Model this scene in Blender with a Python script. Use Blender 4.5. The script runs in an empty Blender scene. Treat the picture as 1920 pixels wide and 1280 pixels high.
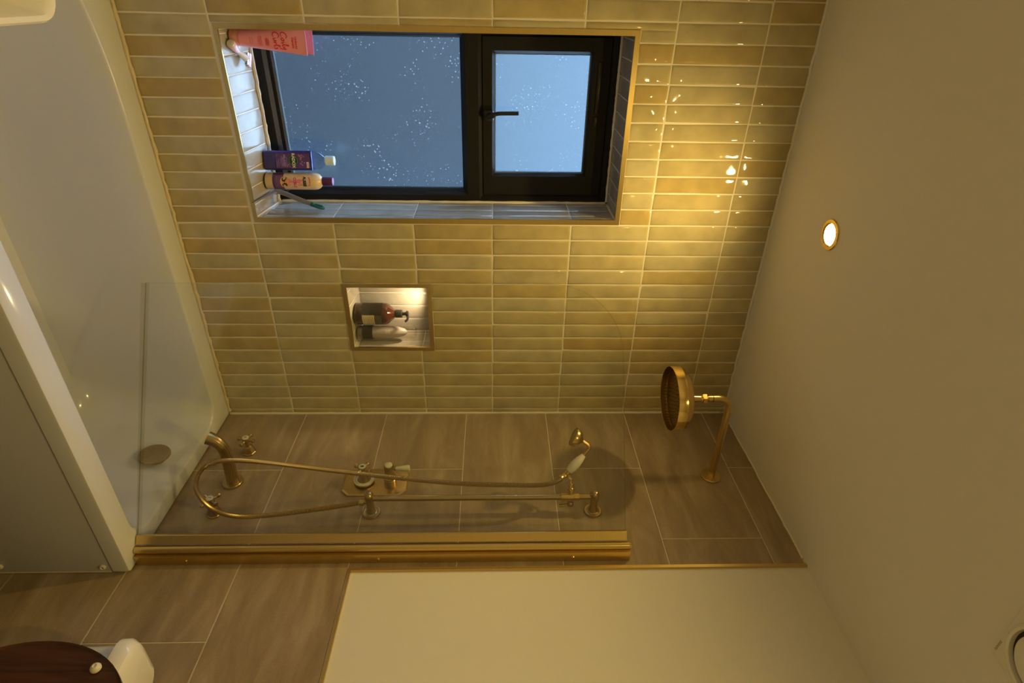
import bpy, bmesh, math, random
from mathutils import Vector, Matrix

random.seed(7)
PI = math.pi
scene = bpy.context.scene
C = scene.collection
RX = Vector((0.8578857, -0.5138386, 0.00142002))     # camera right (upright sense)
UX = Vector((-0.01709787, -0.02578373, 0.99952132))  # camera up
FX = Vector((0.51355602, 0.85749932, 0.03090504))    # viewing direction

# ------------------------------------------------------------------ camera (held in portrait, picture turned a quarter)
cam_d = bpy.data.cameras.new('camera')
cam_d.sensor_fit = 'HORIZONTAL'
cam_d.sensor_width = 36.0
cam_d.lens = 1102.928 / 1920.0 * 36.0
cam_d.clip_start = 0.02
cam = bpy.data.objects.new('camera', cam_d)
C.objects.link(cam)
m3 = Matrix((UX, -RX, -FX)).transposed()
cam.matrix_world = Matrix.Translation((-1.394999, -1.795723, 1.550315)) @ m3.to_4x4()
scene.camera = cam

# ------------------------------------------------------------------ sky, exposure
world = bpy.data.worlds.new('dusk_sky')
scene.world = world
world.use_nodes = True
bg = world.node_tree.nodes['Background']
bg.inputs['Color'].default_value = (0.42, 0.68, 1.0, 1)
bg.inputs['Strength'].default_value = 14.5

scene.view_settings.view_transform = 'Standard'
scene.view_settings.look = 'None'
scene.view_settings.gamma = 1.0
scene.view_settings.use_curve_mapping = False
scene.view_settings.exposure = 0.0
scene.cycles.max_bounces = 12
scene.cycles.transparent_max_bounces = 16
scene.cycles.sample_clamp_indirect = 40.0

LAMP_COL = (1.0, 0.70, 0.22)
LAMP_W = 10.8
NICHE_COL = (1.0, 0.72, 0.40)


# ------------------------------------------------------------------ materials
def new_mat(name):
    m = bpy.data.materials.new(name)
    m.use_nodes = True
    nt = m.node_tree
    return m, nt, nt.nodes['Principled BSDF']


def N(nt, typ, **kw):
    n = nt.nodes.new(typ)
    for k, v in kw.items():
        setattr(n, k, v)
    return n


def simple(name, col, rough=0.5, metal=0.0, bump=0.0, bscale=60.0, coat=0.0, var=0.0, vscale=12.0, trans=0.0, ior=1.45):
    m, nt, b = new_mat(name)
    b.inputs['Base Color'].default_value = (*col, 1)
    b.inputs['Roughness'].default_value = rough
    b.inputs['Metallic'].default_value = metal
    b.inputs['Coat Weight'].default_value = coat
    b.inputs['Transmission Weight'].default_value = trans
    b.inputs['IOR'].default_value = ior
    tc = N(nt, 'ShaderNodeTexCoord')
    if var:
        nz = N(nt, 'ShaderNodeTexNoise')
        nz.inputs['Scale'].default_value = vscale
        nz.inputs['Detail'].default_value = 5
        nt.links.new(tc.outputs['Object'], nz.inputs['Vector'])
        mx = N(nt, 'ShaderNodeMix', data_type='RGBA')
        mx.inputs['A'].default_value = (*[c * (1 - var) for c in col], 1)
        mx.inputs['B'].default_value = (*[min(1, c * (1 + var)) for c in col], 1)
        nt.links.new(nz.outputs['Fac'], mx.inputs['Factor'])
        nt.links.new(mx.outputs['Result'], b.inputs['Base Color'])
    if bump:
        nb = N(nt, 'ShaderNodeTexNoise')
        nb.inputs['Scale'].default_value = bscale
        nb.inputs['Detail'].default_value = 4
        nt.links.new(tc.outputs['Object'], nb.inputs['Vector'])
        bp = N(nt, 'ShaderNodeBump')
        bp.inputs['Strength'].default_value = bump
        bp.inputs['Distance'].default_value = 0.002
        nt.links.new(nb.outputs['Fac'], bp.inputs['Height'])
        nt.links.new(bp.outputs['Normal'], b.inputs['Normal'])
    return m


def brushed(name, col, rough, stretch=(4, 4, 400), bump=0.06):
    m, nt, b = new_mat(name)
    b.inputs['Metallic'].default_value = 1.0
    tc = N(nt, 'ShaderNodeTexCoord')
    mp = N(nt, 'ShaderNodeMapping')
    mp.inputs['Scale'].default_value = stretch
    nz = N(nt, 'ShaderNodeTexNoise')
    nz.inputs['Scale'].default_value = 1.0
    nz.inputs['Detail'].default_value = 3
    nt.links.new(tc.outputs['Object'], mp.inputs['Vector'])
    nt.links.new(mp.outputs['Vector'], nz.inputs['Vector'])
    mx = N(nt, 'ShaderNodeMix', data_type='RGBA')
    mx.inputs['A'].default_value = (*[c * 0.9 for c in col], 1)
    mx.inputs['B'].default_value = (*[min(1, c * 1.1) for c in col], 1)
    nt.links.new(nz.outputs['Fac'], mx.inputs['Factor'])
    nt.links.new(mx.outputs['Result'], b.inputs['Base Color'])
    mr = N(nt, 'ShaderNodeMapRange')
    mr.inputs['To Min'].default_value = rough * 0.8
    mr.inputs['To Max'].default_value = rough * 1.25
    nt.links.new(nz.outputs['Fac'], mr.inputs['Value'])
    nt.links.new(mr.outputs['Result'], b.inputs['Roughness'])
    return m


def glazed_tile(name, stops, rough=0.05, wav=0.8, spec=0.5):
    """hand-made glazed tile: colour differs from tile to tile, surface gently uneven"""
    m, nt, b = new_mat(name)
    oi = N(nt, 'ShaderNodeObjectInfo')
    cr = N(nt, 'ShaderNodeValToRGB')
    els = cr.color_ramp.elements
    els[0].position, els[0].color = stops[0][0], (*stops[0][1], 1)
    els[1].position, els[1].color = stops[-1][0], (*stops[-1][1], 1)
    for p, c in stops[1:-1]:
        e = els.new(p)
        e.color = (*c, 1)
    nt.links.new(oi.outputs['Random'], cr.inputs['Fac'])
    tc = N(nt, 'ShaderNodeTexCoord')
    vm = N(nt, 'ShaderNodeVectorMath', operation='SCALE')
    cmb = N(nt, 'ShaderNodeCombineXYZ')
    for i in range(3):
        nt.links.new(oi.outputs['Random'], cmb.inputs[i])
    vm.inputs['Scale'].default_value = 37.0
    nt.links.new(cmb.outputs['Vector'], vm.inputs[0])
    ad = N(nt, 'ShaderNodeVectorMath', operation='ADD')
    nt.links.new(tc.outputs['Object'], ad.inputs[0])
    nt.links.new(vm.outputs['Vector'], ad.inputs[1])
    # mottled glaze
    nz = N(nt, 'ShaderNodeTexNoise')
    nz.inputs['Scale'].default_value = 14.0
    nz.inputs['Detail'].default_value = 4
    nt.links.new(ad.outputs['Vector'], nz.inputs['Vector'])
    mr = N(nt, 'ShaderNodeMapRange')
    mr.inputs['From Min'].default_value = 0.3
    mr.inputs['From Max'].default_value = 0.7
    mr.inputs['To Min'].default_value = 0.86
    mr.inputs['To Max'].default_value = 1.1
    nt.links.new(nz.outputs['Fac'], mr.inputs['Value'])
    mu = N(nt, 'ShaderNodeVectorMath', operation='SCALE')
    nt.links.new(cr.outputs['Color'], mu.inputs[0])
    nt.links.new(mr.outputs['Result'], mu.inputs['Scale'])
    nt.links.new(mu.outputs['Vector'], b.inputs['Base Color'])
    b.inputs['Roughness'].default_value = rough
    b.inputs['Specular IOR Level'].default_value = spec
    nb = N(nt, 'ShaderNodeTexNoise')
    nb.inputs['Scale'].default_value = 15.0
    nb.inputs['Detail'].default_value = 1.0
    nt.links.new(ad.outputs['Vector'], nb.inputs['Vector'])
    bp = N(nt, 'ShaderNodeBump')
    bp.inputs['Strength'].default_value = wav
    bp.inputs['Distance'].default_value = 0.0045
    nt.links.new(nb.outputs['Fac'], bp.inputs['Height'])
    nt.links.new(bp.outputs['Normal'], b.inputs['Normal'])
    return m


def stone_tile(name):
    m, nt, b = new_mat(name)
    oi = N(nt, 'ShaderNodeObjectInfo')
    tc = N(nt, 'ShaderNodeTexCoord')
    cmb = N(nt, 'ShaderNodeCombineXYZ')
    for i in range(3):
        nt.links.new(oi.outputs['Random'], cmb.inputs[i])
    vm = N(nt, 'ShaderNodeVectorMath', operation='SCALE')
    vm.inputs['Scale'].default_value = 53.0
    nt.links.new(cmb.outputs['Vector'], vm.inputs[0])
    ad = N(nt, 'ShaderNodeVectorMath', operation='ADD')
    nt.links.new(tc.outputs['Object'], ad.inputs[0])
    nt.links.new(vm.outputs['Vector'], ad.inputs[1])
    mp = N(nt, 'ShaderNodeMapping')
    mp.inputs['Rotation'].default_value = (0.75, 0.0, 0.0)
    mp.inputs['Scale'].default_value = (3, 2.2, 9)
    nt.links.new(ad.outputs['Vector'], mp.inputs['Vector'])
    n1 = N(nt, 'ShaderNodeTexNoise')
    n1.inputs['Scale'].default_value = 1.6
    n1.inputs['Detail'].default_value = 8
    n1.inputs['Roughness'].default_value = 0.62
    n1.inputs['Distortion'].default_value = 0.6
    nt.links.new(mp.outputs['Vector'], n1.inputs['Vector'])
    cr = N(nt, 'ShaderNodeValToRGB')
    e = cr.color_ramp.elements
    e[0].position, e[0].color = 0.28, (0.235, 0.175, 0.112, 1)
    e[1].position, e[1].color = 0.78, (0.46, 0.375, 0.265, 1)
    x = e.new(0.5)
    x.color = (0.325, 0.247, 0.162, 1)
    nt.links.new(n1.outputs['Fac'], cr.inputs['Fac'])
    n2 = N(nt, 'ShaderNodeTexNoise')
    n2.inputs['Scale'].default_value = 220
    n2.inputs['Detail'].default_value = 3
    nt.links.new(ad.outputs['Vector'], n2.inputs['Vector'])
    mr = N(nt, 'ShaderNodeMapRange')
    mr.inputs['To Min'].default_value = 0.86
    mr.inputs['To Max'].default_value = 1.14
    nt.links.new(n2.outputs['Fac'], mr.inputs['Value'])
    mu = N(nt, 'ShaderNodeVectorMath', operation='SCALE')
    nt.links.new(cr.outputs['Color'], mu.inputs[0])
    nt.links.new(mr.outputs['Result'], mu.inputs['Scale'])
    nt.links.new(mu.outputs['Vector'], b.inputs['Base Color'])
    b.inputs['Roughness'].default_value = 0.52
    bp = N(nt, 'ShaderNodeBump')
    bp.inputs['Strength'].default_value = 0.15
    bp.inputs['Distance'].default_value = 0.001
    nt.links.new(n1.outputs['Fac'], bp.inputs['Height'])
    nt.links.new(bp.outputs['Normal'], b.inputs['Normal'])
    return m


def glass_mat(name, tint, base_refl=0.035, rough=0.0):
    m = bpy.data.materials.new(name)
    m.use_nodes = True
    nt = m.node_tree
    nt.nodes.clear()
    out = N(nt, 'ShaderNodeOutputMaterial')
    tr = N(nt, 'ShaderNodeBsdfTransparent')
    tr.inputs['Color'].default_value = (*tint, 1)
    gl = N(nt, 'ShaderNodeBsdfGlossy')
    gl.inputs['Roughness'].default_value = rough
    gl.inputs['Color'].default_value = (1, 1, 1, 1)
    lw = N(nt, 'ShaderNodeLayerWeight')
    lw.inputs['Blend'].default_value = 0.5
    pw = N(nt, 'ShaderNodeMath', operation='POWER')
    pw.inputs[1].default_value = 5.0
    ml = N(nt, 'ShaderNodeMath', operation='MULTIPLY_ADD')
    ml.inputs[1].default_value = 0.9
    ml.inputs[2].default_value = base_refl
    mx = N(nt, 'ShaderNodeMixShader')
    nt.links.new(lw.outputs['Facing'], pw.inputs[0])
    nt.links.new(pw.outputs[0], ml.inputs[0])
    nt.links.new(ml.outputs[0], mx.inputs['Fac'])
    nt.links.new(tr.outputs[0], mx.inputs[1])
    nt.links.new(gl.outputs[0], mx.inputs[2])
    nt.links.new(mx.outputs[0], out.inputs['Surface'])
    return m


def frosted_mat(name, col, rough):
    """sandblasted pane: daylight scatters through it; dried water spots"""
    m = bpy.data.materials.new(name)
    m.use_nodes = True
    nt = m.node_tree
    nt.nodes.clear()
    out = N(nt, 'ShaderNodeOutputMaterial')
    rf = N(nt, 'ShaderNodeBsdfRefraction')
    rf.inputs['IOR'].default_value = 1.4
    rf.inputs['Roughness'].default_value = rough
    rf.inputs['Color'].default_value = (*col, 1)
    tl = N(nt, 'ShaderNodeBsdfTranslucent')
    df = N(nt, 'ShaderNodeBsdfDiffuse')
    df.inputs['Color'].default_value = (0.6, 0.63, 0.66, 1)
    gl = N(nt, 'ShaderNodeBsdfGlossy')
    gl.inputs['Roughness'].default_value = 0.2
    tc = N(nt, 'ShaderNodeTexCoord')
    vo = N(nt, 'ShaderNodeTexVoronoi')
    vo.inputs['Scale'].default_value = 78.0
    nt.links.new(tc.outputs['Object'], vo.inputs['Vector'])
    nz = N(nt, 'ShaderNodeTexNoise')
    nz.inputs['Scale'].default_value = 7.0
    nz.inputs['Detail'].default_value = 3
    nt.links.new(tc.outputs['Object'], nz.inputs['Vector'])
    th = N(nt, 'ShaderNodeMapRange')
    th.inputs['From Min'].default_value = 0.40
    th.inputs['From Max'].default_value = 0.68
    th.inputs['To Min'].default_value = 0.045
    th.inputs['To Max'].default_value = 0.215
    nt.links.new(nz.outputs['Fac'], th.inputs['Value'])
    lt = N(nt, 'ShaderNodeMath', operation='LESS_THAN')
    nt.links.new(vo.outputs['Distance'], lt.inputs[0])
    nt.links.new(th.outputs['Result'], lt.inputs[1])
    ma = N(nt, 'ShaderNodeMath', operation='MULTIPLY_ADD')      # spots scatter more
    ma.inputs[1].default_value = 0.5
    ma.inputs[2].default_value = 0.004
    nt.links.new(lt.outputs[0], ma.inputs[0])
    md = N(nt, 'ShaderNodeMixShader')
    md.inputs['Fac'].default_value = 0.5
    nt.links.new(tl.outputs[0], md.inputs[1])
    nt.links.new(df.outputs[0], md.inputs[2])
    m1 = N(nt, 'ShaderNodeMixShader')
    nt.links.new(ma.outputs[0], m1.inputs['Fac'])
    nt.links.new(rf.outputs[0], m1.inputs[1])
    nt.links.new(md.outputs[0], m1.inputs[2])
    m2 = N(nt, 'ShaderNodeMixShader')
    m2.inputs['Fac'].default_value = 0.05
    nt.links.new(m1.outputs[0], m2.inputs[1])
    nt.links.new(gl.outputs[0], m2.inputs[2])
    nt.links.new(m2.outputs[0], out.inputs['Surface'])
    return m


def emit_mat(name, col, s):
    m = bpy.data.materials.new(name)
    m.use_nodes = True
    nt = m.node_tree
    nt.nodes.clear()
    out = N(nt, 'ShaderNodeOutputMaterial')
    e = N(nt, 'ShaderNodeEmission')
    e.inputs['Color'].default_value = (*col, 1)
    e.inputs['Strength'].default_value = s
    nt.links.new(e.outputs[0], out.inputs['Surface'])
    return m


def wood_mat(name):
    m, nt, b = new_mat(name)
    tc = N(nt, 'ShaderNodeTexCoord')
    mp = N(nt, 'ShaderNodeMapping')
    mp.inputs['Scale'].default_value = (6, 55, 3)
    nt.links.new(tc.outputs['Object'], mp.inputs['Vector'])
    nz = N(nt, 'ShaderNodeTexNoise')
    nz.inputs['Scale'].default_value = 1.6
    nz.inputs['Detail'].default_value = 6
    nz.inputs['Distortion'].default_value = 0.8
    nt.links.new(mp.outputs['Vector'], nz.inputs['Vector'])
    cr = N(nt, 'ShaderNodeValToRGB')
    e = cr.color_ramp.elements
    e[0].position, e[0].color = 0.3, (0.030, 0.010, 0.006, 1)
    e[1].position, e[1].color = 0.75, (0.115, 0.040, 0.022, 1)
    nt.links.new(nz.outputs['Fac'], cr.inputs['Fac'])
    nt.links.new(cr.outputs['Color'], b.inputs['Base Color'])
    b.inputs['Roughness'].default_value = 0.35
    return m


M = {}
M['plaster'] = simple('white_wall_paint', (0.80, 0.78, 0.73), 0.75, bump=0.12, bscale=180)
M['grout'] = simple('cream_grout', (0.76, 0.71, 0.60), 0.85, bump=0.3, bscale=300)
M['grout_white'] = simple('pale_grout', (0.74, 0.72, 0.66), 0.8, bump=0.3, bscale=300)
M['tile'] = glazed_tile('cream_glazed_tile', [(0.0, (0.49, 0.435, 0.285)), (0.35, (0.478, 0.418, 0.255)), (0.6, (0.47, 0.40, 0.225)), (0.85, (0.46, 0.37, 0.18)), (1.0, (0.455, 0.345, 0.15))])
M['tile_pale'] = glazed_tile('pale_glazed_tile', [(0.0, (0.40, 0.38, 0.345)), (0.5, (0.375, 0.35, 0.31)), (1.0, (0.35, 0.32, 0.275))], rough=0.16, wav=0.45, spec=0.2)
M['tile_jamb'] = glazed_tile('jamb_glazed_tile', [(0.0, (0.43, 0.42, 0.385)), (0.5, (0.40, 0.385, 0.345)), (1.0, (0.37, 0.35, 0.305))], rough=0.07, wav=0.5, spec=0.6)
M['stone'] = stone_tile('taupe_stone_tile')
M['gold'] = brushed('brushed_gold_trim', (0.66, 0.50, 0.20), 0.30)
M['brass'] = brushed('brushed_brass', (0.66, 0.49, 0.22), 0.26, (8, 8, 8))
M['antique'] = brushed('aged_brass', (0.47, 0.355, 0.18), 0.28, (7, 7, 7))
M['brass_shade'] = brushed('painted_shade_brass', (0.30, 0.20, 0.085), 0.42, (40, 40, 40))  # shade inside the rose put into a darker metal colour
M['shiny'] = brushed('polished_gold', (0.80, 0.58, 0.22), 0.16, (8, 8, 200))
M['enamel'] = simple('white_acrylic', (0.57, 0.59, 0.62), 0.12, coat=0.3)
M['panel'] = simple('white_bath_panel', (0.46, 0.475, 0.51), 0.22)  # bluish tint puts cool light on the panel into its colour
M['ceramic'] = simple('white_ceramic', (0.80, 0.79, 0.76), 0.10, coat=0.3)
M['porcelain'] = simple('white_porcelain', (0.72, 0.70, 0.62), 0.2)
M['sealant'] = simple('cream_sealant', (0.55, 0.47, 0.33), 0.5, var=0.3, vscale=25, bump=0.8, bscale=40)
M['frame'] = simple('anthracite_frame', (0.012, 0.012, 0.013), 0.42)
M['frame'].node_tree.nodes['Principled BSDF'].inputs['Specular IOR Level'].default_value = 0.22
M['black'] = simple('black_plastic', (0.012, 0.012, 0.013), 0.3)
M['frost'] = frosted_mat('frosted_glass', (0.92, 0.94, 0.96), 0.27)
M['clear'] = glass_mat('clear_glass', (0.972, 0.982, 0.966), 0.03)
M['glass_edge'] = glass_mat('glass_edge', (0.60, 0.62, 0.50), 0.03)
M['seal'] = glass_mat('clear_seal', (0.93, 0.92, 0.89), 0.012, 0.2)
M['wood'] = wood_mat('dark_red_wood')
M['lens'] = emit_mat('lit_lens', (1.0, 0.80, 0.42), 26.0)
M['niche_led'] = emit_mat('lit_led', (1.0, 0.83, 0.52), 12.0)
M['dark_slot'] = simple('dark_slot', (0.03, 0.022, 0.015), 0.6)
M['faint_ink'] = simple('faint_grey_ink', (0.34, 0.31, 0.26), 0.6)
M['pink'] = simple('pink_plastic', (0.78, 0.29, 0.36), 0.32, coat=0.2)
M['pink_back'] = simple('deep_pink_plastic', (0.75, 0.24, 0.42), 0.32, coat=0.2)
M['pink_cap'] = simple('salmon_cap', (0.66, 0.28, 0.24), 0.4)
M['red_ink'] = simple('red_ink', (0.60, 0.02, 0.07), 0.5)
M['razor_pink'] = simple('pale_pink_plastic', (0.78, 0.52, 0.60), 0.3)
M['razor_white'] = simple('clear_white_plastic', (0.72, 0.68, 0.66), 0.25)
M['steel'] = simple('steel', (0.6, 0.6, 0.62), 0.2, metal=1.0)
M['violet'] = simple('violet_liquid', (0.028, 0.018, 0.20), 0.12, coat=0.6)
M['violet_label'] = simple('violet_label', (0.10, 0.05, 0.24), 0.35, var=0.5, vscale=60)
M['lilac'] = simple('lilac_ink', (0.42, 0.30, 0.62), 0.5)
M['mauve'] = simple('mauve_print', (0.50, 0.24, 0.42), 0.5, var=0.4, vscale=120)
M['green_ink'] = simple('dark_green_ink', (0.008, 0.055, 0.03), 0.4)
M['cream_ink'] = simple('cream_ink', (0.80, 0.80, 0.66), 0.5)
M['clear_plastic'] = glass_mat('clear_plastic', (0.72, 0.80, 0.88), 0.06, 0.08)
M['white_cap'] = simple('frosty_white_cap', (0.66, 0.80, 0.86), 0.25)
M['beige'] = simple('beige_plastic', (0.76, 0.60, 0.38), 0.28, coat=0.2)
M['plum'] = simple('plum_print', (0.10, 0.035, 0.13), 0.4)
M['plum_cap'] = simple('plum_cap', (0.09, 0.02, 0.10), 0.28)
M['plum_top'] = simple('lilac_cap_top', (0.36, 0.18, 0.50), 0.35)
M['magenta'] = simple('magenta_ink', (0.62, 0.06, 0.27), 0.5)
M['pinkburst'] = simple('pink_print', (0.78, 0.22, 0.36), 0.5)
M['orange_ink'] = simple('orange_print', (0.85, 0.42, 0.14), 0.5)
M['black_ink'] = simple('black_ink', (0.012, 0.01, 0.012), 0.5)
M['red_text'] = simple('crimson_ink', (0.60, 0.04, 0.08), 0.5)
M['grey_plastic'] = simple('warm_grey_plastic', (0.24, 0.23, 0.24), 0.35)
M['blade'] = simple('dark_grey_rubber', (0.10, 0.115, 0.13), 0.35)
M['teal'] = simple('teal_plastic', (0.010, 0.12, 0.12), 0.3)
M['amber'] = simple('amber_plastic', (0.045, 0.010, 0.006), 0.10, coat=0.5)
M['dark_label'] = simple('near_black_label', (0.018, 0.012, 0.010), 0.5)
M['paper'] = simple('cream_paper', (0.62, 0.55, 0.36), 0.6)
M['clear_bottle'] = glass_mat('clear_bottle', (0.90, 0.88, 0.86), 0.05, 0.05)
M['gel'] = simple('pale_grey_gel', (0.46, 0.42, 0.42), 0.3)
M['sky_blocker'] = simple('dark_sky_blocker', (0.0145, 0.019, 0.0225), 0.9)  # for the unseen wall and ground added to dim the lower pane
M['backdrop'] = simple('pane_backdrop_grey', (0.064, 0.075, 0.081), 0.9)  # for the unseen wall added to set the upper pane's brightness
M['floor'] = simple('grey_floor_tile', (0.30, 0.25, 0.20), 0.5, var=0.15)
M['vanity'] = simple('vanity_white', (0.7, 0.69, 0.66), 0.35)


# ------------------------------------------------------------------ mesh helpers
def finish(name, bm, mat, parent=None, smooth=35, loc=None):
    me = bpy.data.meshes.new(name)
    bmesh.ops.remove_doubles(bm, verts=bm.verts, dist=1e-6)
    bmesh.ops.recalc_face_normals(bm, faces=bm.faces)
    bm.to_mesh(me)
    bm.free()
    mats = mat if isinstance(mat, (list, tuple)) else [mat]
    for k in mats:
        me.materials.append(M[k] if isinstance(k, str) else k)
    if smooth:
        me.polygons.foreach_set('use_smooth', [True] * len(me.polygons))
        me.set_sharp_from_angle(angle=math.radians(smooth))
    o = bpy.data.objects.new(name, me)
    C.objects.link(o)
    if loc:
        o.location = loc
    if parent:
        o.parent = parent
        if not loc:
            o.matrix_parent_inverse = Matrix.Translation(parent.location).inverted() if parent.type == 'EMPTY' and parent.rotation_euler[2] == 0 and parent.parent is None and tuple(parent.scale) == (1, 1, 1) and False else Matrix.Identity(4)
    return o


def tag(o, label, cat, group=None, kind=None):
    o['label'] = label
    o['category'] = cat
    if group:
        o['group'] = group
    if kind:
        o['kind'] = kind
    return o


def empty(name, loc=(0, 0, 0), rz=0.0):
    o = bpy.data.objects.new(name, None)
    o.empty_display_size = 0.02
    C.objects.link(o)
    o.location = loc
    o.rotation_euler = (0, 0, rz)
    return o


def box(bm, x0, x1, y0, y1, z0, z1, bev=0.0, seg=2):
    vs = [bm.verts.new((x, y, z)) for x in (x0, x1) for y in (y0, y1) for z in (z0, z1)]
    fs = [bm.faces.new([vs[i] for i in f]) for f in ((0, 1, 3, 2), (4, 6, 7, 5), (0, 4, 5, 1), (2, 3, 7, 6), (0, 2, 6, 4), (1, 5, 7, 3))]
    if bev:
        es = list({e for f in fs for e in f.edges})
        bmesh.ops.bevel(bm, geom=es, offset=bev, segments=seg, profile=0.5, affect='EDGES')


def loft(bm, loops, cap0=True, cap1=True, closed=True):
    rings = [[bm.verts.new(p) for p in l] for l in loops]
    n = len(rings[0])
    for a, b in zip(rings, rings[1:]):
        for i in range(n if closed else n - 1):
            j = (i + 1) % n
            bm.faces.new((a[i], a[j], b[j], b[i]))
    if cap0:
        bm.faces.new(rings[0][::-1])
    if cap1:
        bm.faces.new(rings[-1])
    return rings


def frame_axes(d):
    d = Vector(d).normalized()
    a = Vector((0, 0, 1)) if abs(d.z) < 0.9 else Vector((0, 1, 0))
    u = d.cross(a).normalized()
    return u, d.cross(u).normalized()


def lathe(bm, origin, axis, prof, n=24, cap0=True, cap1=True):
    """prof: list of (distance along axis, radius)"""
    o = Vector(origin)
    d = Vector(axis).normalized()
    u, v = frame_axes(d)
    loops = []
    for t, r in prof:
        r = max(r, 1e-5)
        loops.append([o + d * t + (u * math.cos(2 * PI * i / n) + v * math.sin(2 * PI * i / n)) * r for i in range(n)])
    loft(bm, loops, cap0, cap1)


def spline(pts, per=8):
    P = [Vector(p) for p in pts]
    out = []
    for i in range(len(P) - 1):
        p0, p1, p2, p3 = P[max(i - 1, 0)], P[i], P[i + 1], P[min(i + 2, len(P) - 1)]
        for k in range(per):
            t = k / per
            out.append(0.5 * ((2 * p1) + (p2 - p0) * t + (2 * p0 - 5 * p1 + 4 * p2 - p3) * t * t + (3 * p1 - p0 - 3 * p2 + p3) * t ** 3))
    out.append(P[-1])
    return out


def tube(bm, path, rad, n=14, cap=True, flat=None):
    """sweep a circle (or ellipse, flat=(ru, rv) factors) along path"""
    P = [Vector(p) for p in path]
    R = rad if isinstance(rad, (list, tuple)) else [rad] * len(P)
    t0 = (P[1] - P[0]).normalized()
    u, v = frame_axes(t0)
    loops = []
    prev = t0
    for i, p in enumerate(P):
        t = (P[min(i + 1, len(P) - 1)] - P[max(i - 1, 0)]).normalized()
        q = prev.rotation_difference(t)
        u = q @ u
        v = q @ v
        prev = t
        fu, fv = (1, 1) if flat is None else flat[i]
        loops.append([p + (u * math.cos(2 * PI * k / n) * fu + v * math.sin(2 * PI * k / n) * fv) * R[i] for k in range(n)])
    loft(bm, loops, cap, cap)


def prism(bm, poly, d):
    """extrude a planar polygon by vector d"""
    d = Vector(d)
    loft(bm, [[Vector(p) for p in poly], [Vector(p) + d for p in poly]])


def rrect(x0, x1, y0, y1, r, n=8):
    """rounded rectangle loop; r = (r at +x+y, -x+y, -x-y, +x-y)"""
    if not isinstance(r, (list, tuple)):
        r = (r,) * 4
    cs = ((x1 - r[0], y1 - r[0], 0), (x0 + r[1], y1 - r[1], 90), (x0 + r[2], y0 + r[2], 180), (x1 - r[3], y0 + r[3], 270))
    out = []
    for (cx, cy, a0), rr in zip(cs, r):
        for k in range(n + 1):
            a = math.radians(a0 + 90 * k / n)
            out.append((cx + rr * math.cos(a), cy + rr * math.sin(a)))
    return out


def part(name, mat, parent, fn, smooth=35):
    bm = bmesh.new()
    fn(bm)
    return finish(name, bm, mat, parent, smooth)


# ------------------------------------------------------------------ flat print (letters, strokes, shapes) laid on a surface
def text_faces(s, size, sx=1.0, bold=0.0, shear=0.0):
    cu = bpy.data.curves.new('t', 'FONT')
    cu.body = s
    cu.size = size
    cu.align_x = 'CENTER'
    cu.align_y = 'CENTER'
    cu.offset = bold
    cu.shear = shear
    cu.resolution_u = 3
    ob = bpy.data.objects.new('t', cu)
    C.objects.link(ob)
    dg = bpy.context.evaluated_depsgraph_get()
    me = ob.evaluated_get(dg).to_mesh()
    vs = [(v.co.x * sx, v.co.y) for v in me.vertices]
    fs = [list(p.vertices) for p in me.polygons]
    bpy.data.objects.remove(ob)
    bpy.data.curves.remove(cu)
    return vs, fs


def stroke_faces(lines, w):
    vs, fs = [], []
    for ln in lines:
        P = spline([(x, y, 0) for x, y in ln], 6)
        b = len(vs)
        for i, p in enumerate(P):
            t = (P[min(i + 1, len(P) - 1)] - P[max(i - 1, 0)]).normalized()
            k = w * (0.55 + 0.45 * math.sin(PI * i / max(1, len(P) - 1)))
            vs += [(p.x - t.y * k / 2, p.y + t.x * k / 2), (p.x + t.y * k / 2, p.y - t.x * k / 2)]
        for i in range(len(P) - 1):
            fs.append([b + 2 * i, b + 2 * i + 1, b + 2 * i + 3, b + 2 * i + 2])
    return vs, fs


def rect_faces(rs, nx=6):
    vs, fs = [], []
    for x0, x1, y0, y1 in rs:
        b = len(vs)
        for i in range(nx + 1):
            x = x0 + (x1 - x0) * i / nx
            vs += [(x, y0), (x, y1)]
        for i in range(nx):
            fs.append([b + 2 * i, b + 2 * i + 2, b + 2 * i + 3, b + 2 * i + 1])
    return vs, fs


def disc_faces(cx, cy, r, n=28, ry=None):
    ry = ry or r
    vs = [(cx, cy)] + [(cx + r * math.cos(2 * PI * i / n), cy + ry * math.sin(2 * PI * i / n)) for i in range(n)]
    return vs, [[0, 1 + i, 1 + (i + 1) % n] for i in range(n)]


def star_faces(cx, cy, r0, r1, n, sx=1.0):
    vs = [(cx, cy)] + [(cx + sx * (r1 if i % 2 else r0) * math.cos(PI * i / n), cy + (r1 if i % 2 else r0) * math.sin(PI * i / n)) for i in range(2 * n)]
    return vs, [[0, 1 + i, 1 + (i + 1) % (2 * n)] for i in range(2 * n)]


def poly_faces(pts):
    return list(pts), [list(range(len(pts)))]


def shift(vf, dx, dy):
    return [(x + dx, y + dy) for x, y in vf[0]], vf[1]


def join(*vfs):
    vs, fs = [], []
    for v, f in vfs:
        b = len(vs)
        vs += v
        fs += [[i + b for i in q] for q in f]
    return vs, fs


def decal(name, vf, surf, mat, parent):
    """print = faces (x, z) wrapped on a surface function surf(x, z) -> point"""
    bm = bmesh.new()
    vs = [bm.verts.new(surf(x, y)) for x, y in vf[0]]
    for f in vf[1]:
        if len(set(f)) > 2:
            try:
                bm.faces.new([vs[i] for i in f])
            except ValueError:
                pass
    me = bpy.data.meshes.new(name)
    bm.to_mesh(me)
    bm.free()
    me.materials.append(M[mat])
    o = bpy.data.objects.new(name, me)
    C.objects.link(o)
    o.parent = parent
    return o


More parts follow.
